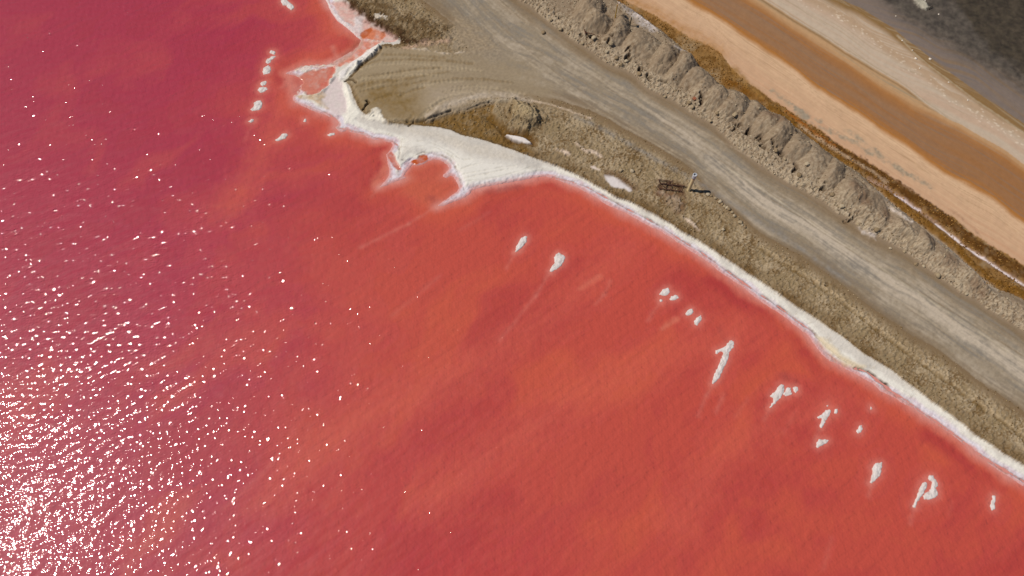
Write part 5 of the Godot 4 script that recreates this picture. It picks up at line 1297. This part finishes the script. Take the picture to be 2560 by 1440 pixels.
func build_islets() -> void:
	var salt := earth_material(0.8, 0.35)
	var labels := islet_labels()
	var c := 0.03
	for n in islet_count():
		var pts := islet_outline(n)
		var lo := pts[0]
		var hi := pts[0]
		for p in pts:
			lo = lo.min(p)
			hi = hi.max(p)
		lo -= Vector2(0.15, 0.15)
		hi += Vector2(0.15, 0.15)
		var mid := (lo + hi) * 0.5
		var w := int((hi.x - lo.x) / c) + 2
		var d := int((hi.y - lo.y) / c) + 2
		var id := PackedInt32Array()
		id.resize(w * d)
		id.fill(-1)
		var pos := PackedVector3Array()
		var ys := PackedFloat32Array()
		ys.resize(w * d)
		var keep := PackedByteArray()
		keep.resize(w * d)
		for j in d:
			for i in w:
				var p := lo + Vector2(i, j) * c
				var e := 9.0
				for k in pts.size():
					e = minf(e, p.distance_to(Geometry2D.get_closest_point_to_segment(p, pts[k], pts[(k + 1) % pts.size()])))
				if not Geometry2D.is_point_in_polygon(p, pts):
					e = -e
				var f := fine.get_noise_2d(p.x * 1.5, p.y * 1.5)
				e += 0.040 * f + 0.035 * fine.get_noise_2d(p.x * 0.5 + 9.0, p.y * 0.5) + 0.026
				ys[j * w + i] = clampf(e * 1.0, -0.09, 0.03) + 0.035 * smoothstep(0.0, 0.22, e) + 0.026 * f * smoothstep(-0.02, 0.1, e) + 0.012 * lumps.get_noise_2d(p.x * 2.0, p.y * 2.0)
				keep[j * w + i] = 1 if e > -0.10 else 0
		var st := SurfaceTool.new()
		st.begin(Mesh.PRIMITIVE_TRIANGLES)
		for j in d - 1:
			for i in w - 1:
				if keep[j * w + i] + keep[j * w + i + 1] + keep[(j + 1) * w + i] + keep[(j + 1) * w + i + 1] < 4:
					continue
				for k in [[0, 0], [1, 0], [0, 1], [1, 0], [1, 1], [0, 1]]:
					var q := Vector2i(i + k[0], j + k[1])
					var p := lo + Vector2(q) * c
					var ink := seen(222, 214, 208).lerp(seen(196, 184, 176), clampf(0.1 + 1.1 * middle.get_noise_2d(p.x * 5.0, p.y * 5.0), 0.0, 1.0))
					ink = ink.lerp(seen(206, 150, 138), 1.0 - smoothstep(-0.01, 0.02, ys[q.y * w + q.x]))
					st.set_color(ink)
					st.set_smooth_group(0)
					st.add_vertex(Vector3(p.x - mid.x, ys[q.y * w + q.x], p.y - mid.y))
		st.index()
		st.generate_normals()
		var o := piece(numbered("salt_islet"), st.commit(), salt, self)
		o.position = Vector3(mid.x, 0.0, mid.y)
		tag(o, labels[n], "salt islet", "salt islets in the pink water")


func lathe(profile: PackedVector2Array, sides: int, from := 0.0, to := TAU) -> ArrayMesh:
	# profile: (radius, height) from bottom to top, drawn with its outside to the right
	var st := SurfaceTool.new()
	st.begin(Mesh.PRIMITIVE_TRIANGLES)
	for k in profile.size() - 1:
		var a := profile[k]
		var b := profile[k + 1]
		for s in sides:
			var t0 := lerpf(from, to, float(s) / sides)
			var t1 := lerpf(from, to, float(s + 1) / sides)
			var p := [Vector3(a.x * cos(t0), a.y, a.x * sin(t0)), Vector3(a.x * cos(t1), a.y, a.x * sin(t1)), Vector3(b.x * cos(t0), b.y, b.x * sin(t0)), Vector3(b.x * cos(t1), b.y, b.x * sin(t1))]
			st.set_smooth_group(k)
			for v in [0, 1, 2, 1, 3, 2]:
				st.add_vertex(p[v])
	st.index()
	st.generate_normals()
	return st.commit()


func bar(a: Vector3, b: Vector3, r: float, sides := 8, bend := Vector3.ZERO) -> ArrayMesh:
	# a round bar from a to b, with closed ends
	var st := SurfaceTool.new()
	st.begin(Mesh.PRIMITIVE_TRIANGLES)
	var dir := (b - a).normalized()
	var u := dir.cross(Vector3(0.31, 0.9, 0.27)).normalized()
	var v := dir.cross(u)
	var rings := 1 if bend == Vector3.ZERO else 6
	for k in rings:
		var f0 := float(k) / rings
		var f1 := float(k + 1) / rings
		var c0 := a.lerp(b, f0) + bend * sin(f0 * PI)
		var c1 := a.lerp(b, f1) + bend * sin(f1 * PI)
		for s in sides:
			var t0 := TAU * s / sides
			var t1 := TAU * (s + 1) / sides
			var o0 := (u * cos(t0) + v * sin(t0)) * r
			var o1 := (u * cos(t1) + v * sin(t1)) * r
			st.set_smooth_group(1)
			for p in [c0 + o0, c1 + o0, c0 + o1, c0 + o1, c1 + o0, c1 + o1]:
				st.add_vertex(p)
			if k == 0:
				st.set_smooth_group(2)
				for p in [c0, c0 + o0, c0 + o1]:
					st.add_vertex(p)
			if k == rings - 1:
				st.set_smooth_group(3)
				for p in [c1, c1 + o1, c1 + o0]:
					st.add_vertex(p)
	st.index()
	st.generate_normals()
	return st.commit()


func plain(k: Color, rough: float, metal := 0.0) -> StandardMaterial3D:
	var m := StandardMaterial3D.new()
	m.albedo_color = k.linear_to_srgb()
	m.roughness = rough
	m.metallic = metal
	return m


func rusty(dark: Color, warm: Color) -> StandardMaterial3D:
	var n := NoiseTexture2D.new()
	n.width = 256
	n.height = 256
	n.seamless = true
	n.noise = FastNoiseLite.new()
	n.noise.seed = 4
	n.noise.frequency = 0.02
	n.color_ramp = Gradient.new()
	n.color_ramp.set_color(0, dark.linear_to_srgb())
	n.color_ramp.set_color(1, warm.linear_to_srgb())
	var m := StandardMaterial3D.new()
	m.albedo_texture = n
	m.uv1_triplanar = true
	m.uv1_scale = Vector3(3, 3, 3)
	m.roughness = 0.85
	return m


const ORDER: Array[String] = ["first", "second", "third", "fourth", "fifth", "sixth", "seventh", "eighth", "ninth", "tenth", "eleventh", "twelfth", "thirteenth", "fourteenth", "fifteenth", "sixteenth", "seventeenth", "eighteenth", "nineteenth", "twentieth", "twenty-first", "twenty-second", "twenty-third", "twenty-fourth"]


func build_post() -> void:
	var p := Vector2(9.22, -20.02)
	var y := height(p.x, p.y) - 0.05
	var o := thing("pipe_post", Vector3(p.x, y, p.y), "upright cream pipe post with a grey collar on top, beside the track", "pipe post")
	var cream := plain(seen(226, 205, 158), 0.55)
	piece("pipe", lathe(PackedVector2Array([Vector2(0.086, 0.0), Vector2(0.086, 1.27)]), 28), cream, o)
	var rust := rusty(seen(120, 58, 18), seen(196, 118, 52))
	piece("rust_stain", lathe(PackedVector2Array([Vector2(0.088, 0.25), Vector2(0.089, 0.7), Vector2(0.0895, 1.24)]), 6, -0.15, 0.55), rust, o)
	piece("rust_band", lathe(PackedVector2Array([Vector2(0.087, 1.20), Vector2(0.094, 1.205), Vector2(0.096, 1.245), Vector2(0.087, 1.25)]), 28), rusty(seen(70, 40, 22), seen(130, 70, 34)), o)
	var grey := plain(seen(196, 200, 206), 0.45)
	var collar := piece("collar", lathe(PackedVector2Array([Vector2(0.088, 1.245), Vector2(0.108, 1.255), Vector2(0.110, 1.50), Vector2(0.106, 1.525), Vector2(0.082, 1.53), Vector2(0.078, 1.515), Vector2(0.078, 1.36), Vector2(0.0, 1.36)]), 28), grey, o)
	var cap := lathe(PackedVector2Array([Vector2(0.030, 1.361), Vector2(0.030, 1.47), Vector2(0.022, 1.48), Vector2(0.0, 1.48)]), 14)
	var inner := piece("inner_fitting", cap, plain(seen(222, 224, 226), 0.4), collar)
	inner.position = Vector3(0.02, 0.0, 0.03)


func build_frame() -> void:
	var a := ground_points(PackedVector2Array([Vector2(7.73, -20.38), Vector2(9.02, -20.19), Vector2(7.68, -20.09), Vector2(8.83, -19.89), Vector2(7.68, -20.61), Vector2(8.3, -20.53)]))
	var mid := (a[0] + a[3]) * 0.5
	var o := thing("steel_ladder", Vector3(mid.x, 0.0, mid.z), "rusty ladder-like steel scrap lying on the ground left of the pipe post", "scrap metal")
	var m := rusty(seen(44, 26, 18), seen(96, 52, 30))
	var off := Vector3(mid.x, -0.10, mid.z)
	piece("rail", bar(a[0] - off, a[1] - off, 0.024), m, o)
	piece("rail", bar(a[2] - off, a[3] - off, 0.024), m, o)
	piece("rail", bar(a[4] - off, a[5] - off, 0.018), m, o)
	piece("end_hoop", bar(a[0] - off + Vector3(0.05, 0, 0), a[2] - off + Vector3(0.03, 0, 0), 0.02, 8, Vector3(-0.13, 0, 0)), m, o)
	for t in [0.28, 0.48, 0.92]:
		piece("rung", bar(a[0].lerp(a[1], t) - off, a[2].lerp(a[3], t + 0.02) - off, 0.016), m, o)
	for n in 7:
		var from := a[0].lerp(a[3], rng.randf()) - off + Vector3(0, 0.02, rng.randf_range(-0.2, 0.1))
		piece("wire", bar(from, from + Vector3(rng.randf_range(-0.35, 0.35), rng.randf_range(-0.06, 0.1), rng.randf_range(-0.2, 0.2)), 0.011, 6, Vector3(0, 0.05, 0.04)), m, o)
	for t in [0.02, 0.95]:
		piece("tie", bar(a[4].lerp(a[5], t) - off, a[0].lerp(a[1], t * 0.4) - off, 0.016), m, o)


func ground_points(p: PackedVector2Array) -> PackedVector3Array:
	var out := PackedVector3Array()
	for q in p:
		out.append(Vector3(q.x, height(q.x, q.y), q.y))
	return out


func build_stakes() -> void:
	var at := PackedVector2Array([Vector2(6.06, -31.73), Vector2(6.88, -31.11)])
	for n in 2:
		var p := at[n]
		var tall := 1.0 if n == 0 else 0.66
		var o := thing("marker_stake", Vector3(p.x, height(p.x, p.y) - 0.03, p.y), "tall yellow marker stake with a small square plate, at the top of the bank" if n == 0 else "short dark marker stake with a small square plate, lower right of the yellow one", "marker stake", "marker stakes on the bank")
		var ink := plain(seen(190, 152, 40), 0.6) if n == 0 else plain(seen(62, 54, 30), 0.7)
		piece("stake", bar(Vector3.ZERO, Vector3(0.0, tall, 0.0), 0.028 if n == 0 else 0.03), ink, o)
		var box := BoxMesh.new()
		box.size = Vector3(0.008, 0.20, 0.20)
		var plate := piece("plate", box, plain(seen(196, 120, 104), 0.6) if n == 0 else plain(seen(120, 112, 96), 0.6), o)
		plate.position = Vector3(0.027, tall - 0.02, 0.0)
		plate.rotation.y = -0.20
	pass


func build_scrap() -> void:
	var m := rusty(seen(46, 26, 18), seen(120, 62, 34))
	var a := ground_points(PackedVector2Array([Vector2(4.25, -30.51), Vector2(4.78, -30.35)]))
	var o := thing("rusty_rod", a[0], "thin rusty rod lying in the rubble below the topmost spoil heaps", "metal rod")
	piece("rod", bar(Vector3(0, 0.10, 0), a[1] - a[0] + Vector3(0, 0.12, 0), 0.022), m, o)
	piece("bracket", bar(Vector3(0.02, 0.02, 0.05), Vector3(-0.06, 0.16, -0.16), 0.03), m, o)
	var b := ground_points(PackedVector2Array([Vector2(10.06, -25.7), Vector2(10.16, -25.59)]))
	var box := BoxMesh.new()
	box.size = Vector3(0.26, 0.03, 0.17)
	var s := piece(numbered("scrap_plate"), box, rusty(seen(120, 66, 40), seen(176, 110, 76)), self)
	s.position = b[0] + Vector3(0, 0.09, 0)
	s.rotation = Vector3(0.2, 0.7, 0.25)
	tag(s, "rust-brown scrap plate beside a dark hole in the middle of the bank", "scrap metal")
	var stick := ground_points(PackedVector2Array([Vector2(24.88, -32.74), Vector2(25.14, -32.93)]))
	var k := piece(numbered("stick"), bar(Vector3.ZERO, stick[1] - stick[0] + Vector3(0, 0.05, 0), 0.025), plain(seen(50, 40, 28), 0.9), self)
	k.position = stick[0] + Vector3(0, 0.06, 0)
	tag(k, "dark stick on the pale rubble patch at the top right", "stick")


func rock(seed_: int, squash: float) -> ArrayMesh:
	# a lump with broken faces: an octahedron split once and pushed about
	var n := FastNoiseLite.new()
	n.seed = seed_
	n.frequency = 0.9
	var st := SurfaceTool.new()
	st.begin(Mesh.PRIMITIVE_TRIANGLES)
	var c := [Vector3.RIGHT, Vector3.BACK, Vector3.LEFT, Vector3.FORWARD]
	for top in [Vector3.UP, Vector3.DOWN]:
		for k in 4:
			var a: Vector3 = c[k]
			var b: Vector3 = c[(k + 1) % 4]
			var t: Vector3 = top
			var ab := (a + b).normalized()
			var bt := (b + t).normalized()
			var at := (a + t).normalized()
			for f in [[a, ab, at], [ab, b, bt], [at, bt, t], [ab, bt, at]]:
				var order := [0, 2, 1] if top == Vector3.UP else [0, 1, 2]
				for v in order:
					var p: Vector3 = f[v]
					var q := p * (0.8 + 0.55 * n.get_noise_3dv(p * 1.3))
					st.set_smooth_group(0 if seed_ % 2 else -1)
					st.add_vertex(Vector3(q.x, q.y * squash, q.z))
	st.index()
	st.generate_normals()
	return st.commit()


func build_clods() -> void:
	var inks := [plain(seen(160, 142, 112), 0.95), plain(seen(176, 160, 132), 0.95), plain(seen(140, 120, 90), 0.95)]
	var shapes: Array[ArrayMesh] = []
	for n in 6:
		shapes.append(rock(21 + n, 0.62 + 0.05 * n))
	var a := PackedVector2Array([Vector2(10.04, -19.85), Vector2(10.2, -19.75), Vector2(10.35, -19.66), Vector2(10.55, -19.51), Vector2(10.77, -19.29), Vector2(10.87, -19.15), Vector2(10.98, -19.01), Vector2(11.07, -18.93), Vector2(11.17, -18.86), Vector2(11.31, -18.67), Vector2(11.4, -18.46), Vector2(11.56, -18.25), Vector2(11.64, -18.08), Vector2(11.75, -17.94), Vector2(11.85, -17.8), Vector2(10.57, -17.64), Vector2(10.74, -17.69), Vector2(9.39, -19.95), Vector2(5.76, -21.26), Vector2(6.35, -21.21)])
	for n in a.size():
		clod(a[n], rng.randf_range(0.07, 0.14), shapes[n % 6], inks[n % 3], "clod", ("%s lump of dry mud from the pipe post in the row along the track" % ORDER[n]) if n < 19 else "loose pale lump of dry mud on the brown bank", "mud clod", "mud clods in a row by the track" if n < 19 else "loose mud clods on the bank")
	var b := PackedVector2Array([Vector2(6.44, -28.61), Vector2(6.25, -28.23), Vector2(2.81, -31.08), Vector2(3.72, -30.31), Vector2(5.07, -29.62), Vector2(5.76, -29.5), Vector2(8.07, -26.79), Vector2(9.15, -26.37), Vector2(10.04, -25.31), Vector2(10.27, -25.37), Vector2(11.18, -24.71), Vector2(12.02, -24.44), Vector2(12.95, -23.25), Vector2(14, -22.34), Vector2(14.43, -21.7), Vector2(15.4, -21.2), Vector2(16.58, -19.59), Vector2(17.69, -17.93), Vector2(19.02, -16.56), Vector2(20.03, -15.77), Vector2(20.93, -15), Vector2(22.15, -14.04), Vector2(1.75, -30.77), Vector2(2.24, -31.7), Vector2(4.63, -30.01), Vector2(7.23, -27.65), Vector2(8.56, -26.09), Vector2(7.05, -28.23), Vector2(9.72, -25.48), Vector2(10.8, -24.31), Vector2(12.66, -22.73), Vector2(14.92, -20.82), Vector2(15.84, -20.08), Vector2(16.86, -18.87), Vector2(18.43, -17.58), Vector2(19.59, -16.44), Vector2(20.4, -15.66), Vector2(3.26, -30.62), Vector2(4.05, -29.86), Vector2(5.39, -29.11), Vector2(6.05, -28.67)])
	var heaps := heap_tops()
	for n in b.size():
		var near := 0
		for k in heaps.size():
			if heaps[k].distance_to(b[n]) < heaps[near].distance_to(b[n]):
				near = k
		clod(b[n] + Vector2(rng.randf_range(-0.1, 0.1), rng.randf_range(-0.1, 0.1)), rng.randf_range(0.07, 0.17), shapes[(n * 5) % 6], inks[(n + 1) % 3], "clod", "lump of dry earth in the rubble at the foot of the %s spoil heap" % ORDER[near], "mud clod", "earth lumps in the rubble along the bank")
	var w := PackedVector2Array([Vector2(23.25, -28.97), Vector2(24.05, -28.94), Vector2(23.19, -29.59), Vector2(22.77, -30.32), Vector2(22.83, -32.22), Vector2(25.41, -32.37), Vector2(24.7, -27.25), Vector2(23.31, -28.26), Vector2(25.44, -25.97), Vector2(24.86, -33.46)])
	for n in w.size():
		clod(w[n], 0.09 if n < 2 else 0.05, shapes[n % 6], plain(seen(226, 214, 196), 0.9), "white_stone", ["white stone, left of a pair on the brown line", "white stone, right of a pair on the brown line"][n] if n < 2 else "small white stone scattered on the sand and mud flats at the upper right", "stone", "white stones on the flats")


func clod(p: Vector2, r: float, mesh: Mesh, ink: Material, called: String, label: String, category: String, group: String) -> void:
	var o := piece(numbered(called), mesh, ink, self)
	o.position = Vector3(p.x, height(p.x, p.y) + r * 0.25, p.y)
	o.scale = Vector3(r, r, r) * 1.15
	o.rotation.y = rng.randf() * TAU
	tag(o, label, category, group)


func build_rubble() -> void:
	# crumbs too many to count, each a broken lump
	scatter("rubble", 4, 5200, 0.018, 0.062, [seen(160, 142, 114), seen(184, 168, 140), seen(130, 110, 84)], "crumbled lumps of dry earth strewn over the bank", 0.6)
	scatter("rubble", 2, 5200, 0.014, 0.046, [seen(150, 130, 94), seen(176, 156, 122), seen(112, 88, 54)], "crumbs of dried mud strewn over the brown bank", 0.6)
	scatter("low_weeds", 5, 5200, 0.02, 0.06, [seen(112, 78, 34), seen(134, 96, 44), seen(96, 66, 30), seen(160, 120, 66)], "low brown weed tufts lining the ditch", 0.5)


func scatter(called: String, zone: int, count: int, small: float, big: float, inks: Array, label: String, squash: float) -> void:
	var spots: Array[Vector3] = []
	var tries := 0
	while spots.size() < count and tries < count * 60:
		tries += 1
		var i := rng.randi_range(2, NX - 3)
		var j := rng.randi_range(2, NZ - 3)
		var at := j * NX + i
		var zn := land.zone[at]
		if zn != zone and not (zone == 4 and zn >= 20):
			continue
		var x := X0 + i * C
		var z := Z0 + j * C
		if zn >= 20 and rng.randf() < 0.7:
			continue
		if middle.get_noise_2d(x * 0.9 + 200.0, z * 0.9) < rng.randf_range(-0.5, 0.25):
			continue
		spots.append(Vector3(x, land.h[at], z))
	var mm := MultiMesh.new()
	mm.transform_format = MultiMesh.TRANSFORM_3D
	mm.use_colors = true
	mm.mesh = rock(91 + zone, squash)
	mm.instance_count = spots.size()
	for n in spots.size():
		var s := small + (big - small) * pow(rng.randf(), 2.6)
		var b := Basis.from_euler(Vector3(rng.randf_range(-0.4, 0.4), rng.randf() * TAU, rng.randf_range(-0.4, 0.4))).scaled(Vector3(s, s, s))
		mm.set_instance_transform(n, Transform3D(b, spots[n] + Vector3(0, s * 0.2, 0)))
		var k: Color = inks[rng.randi_range(0, inks.size() - 1)]
		mm.set_instance_color(n, k * rng.randf_range(0.85, 1.1))
	var o := MultiMeshInstance3D.new()
	o.name = numbered(called)
	o.multimesh = mm
	o.material_override = earth_material(0.95, 0.2)
	add_child(o, true)
	o.set_meta("kind", "stuff")
	o.set_meta("label", label)
	o.set_meta("category", "rubble" if called == "rubble" else "weeds")
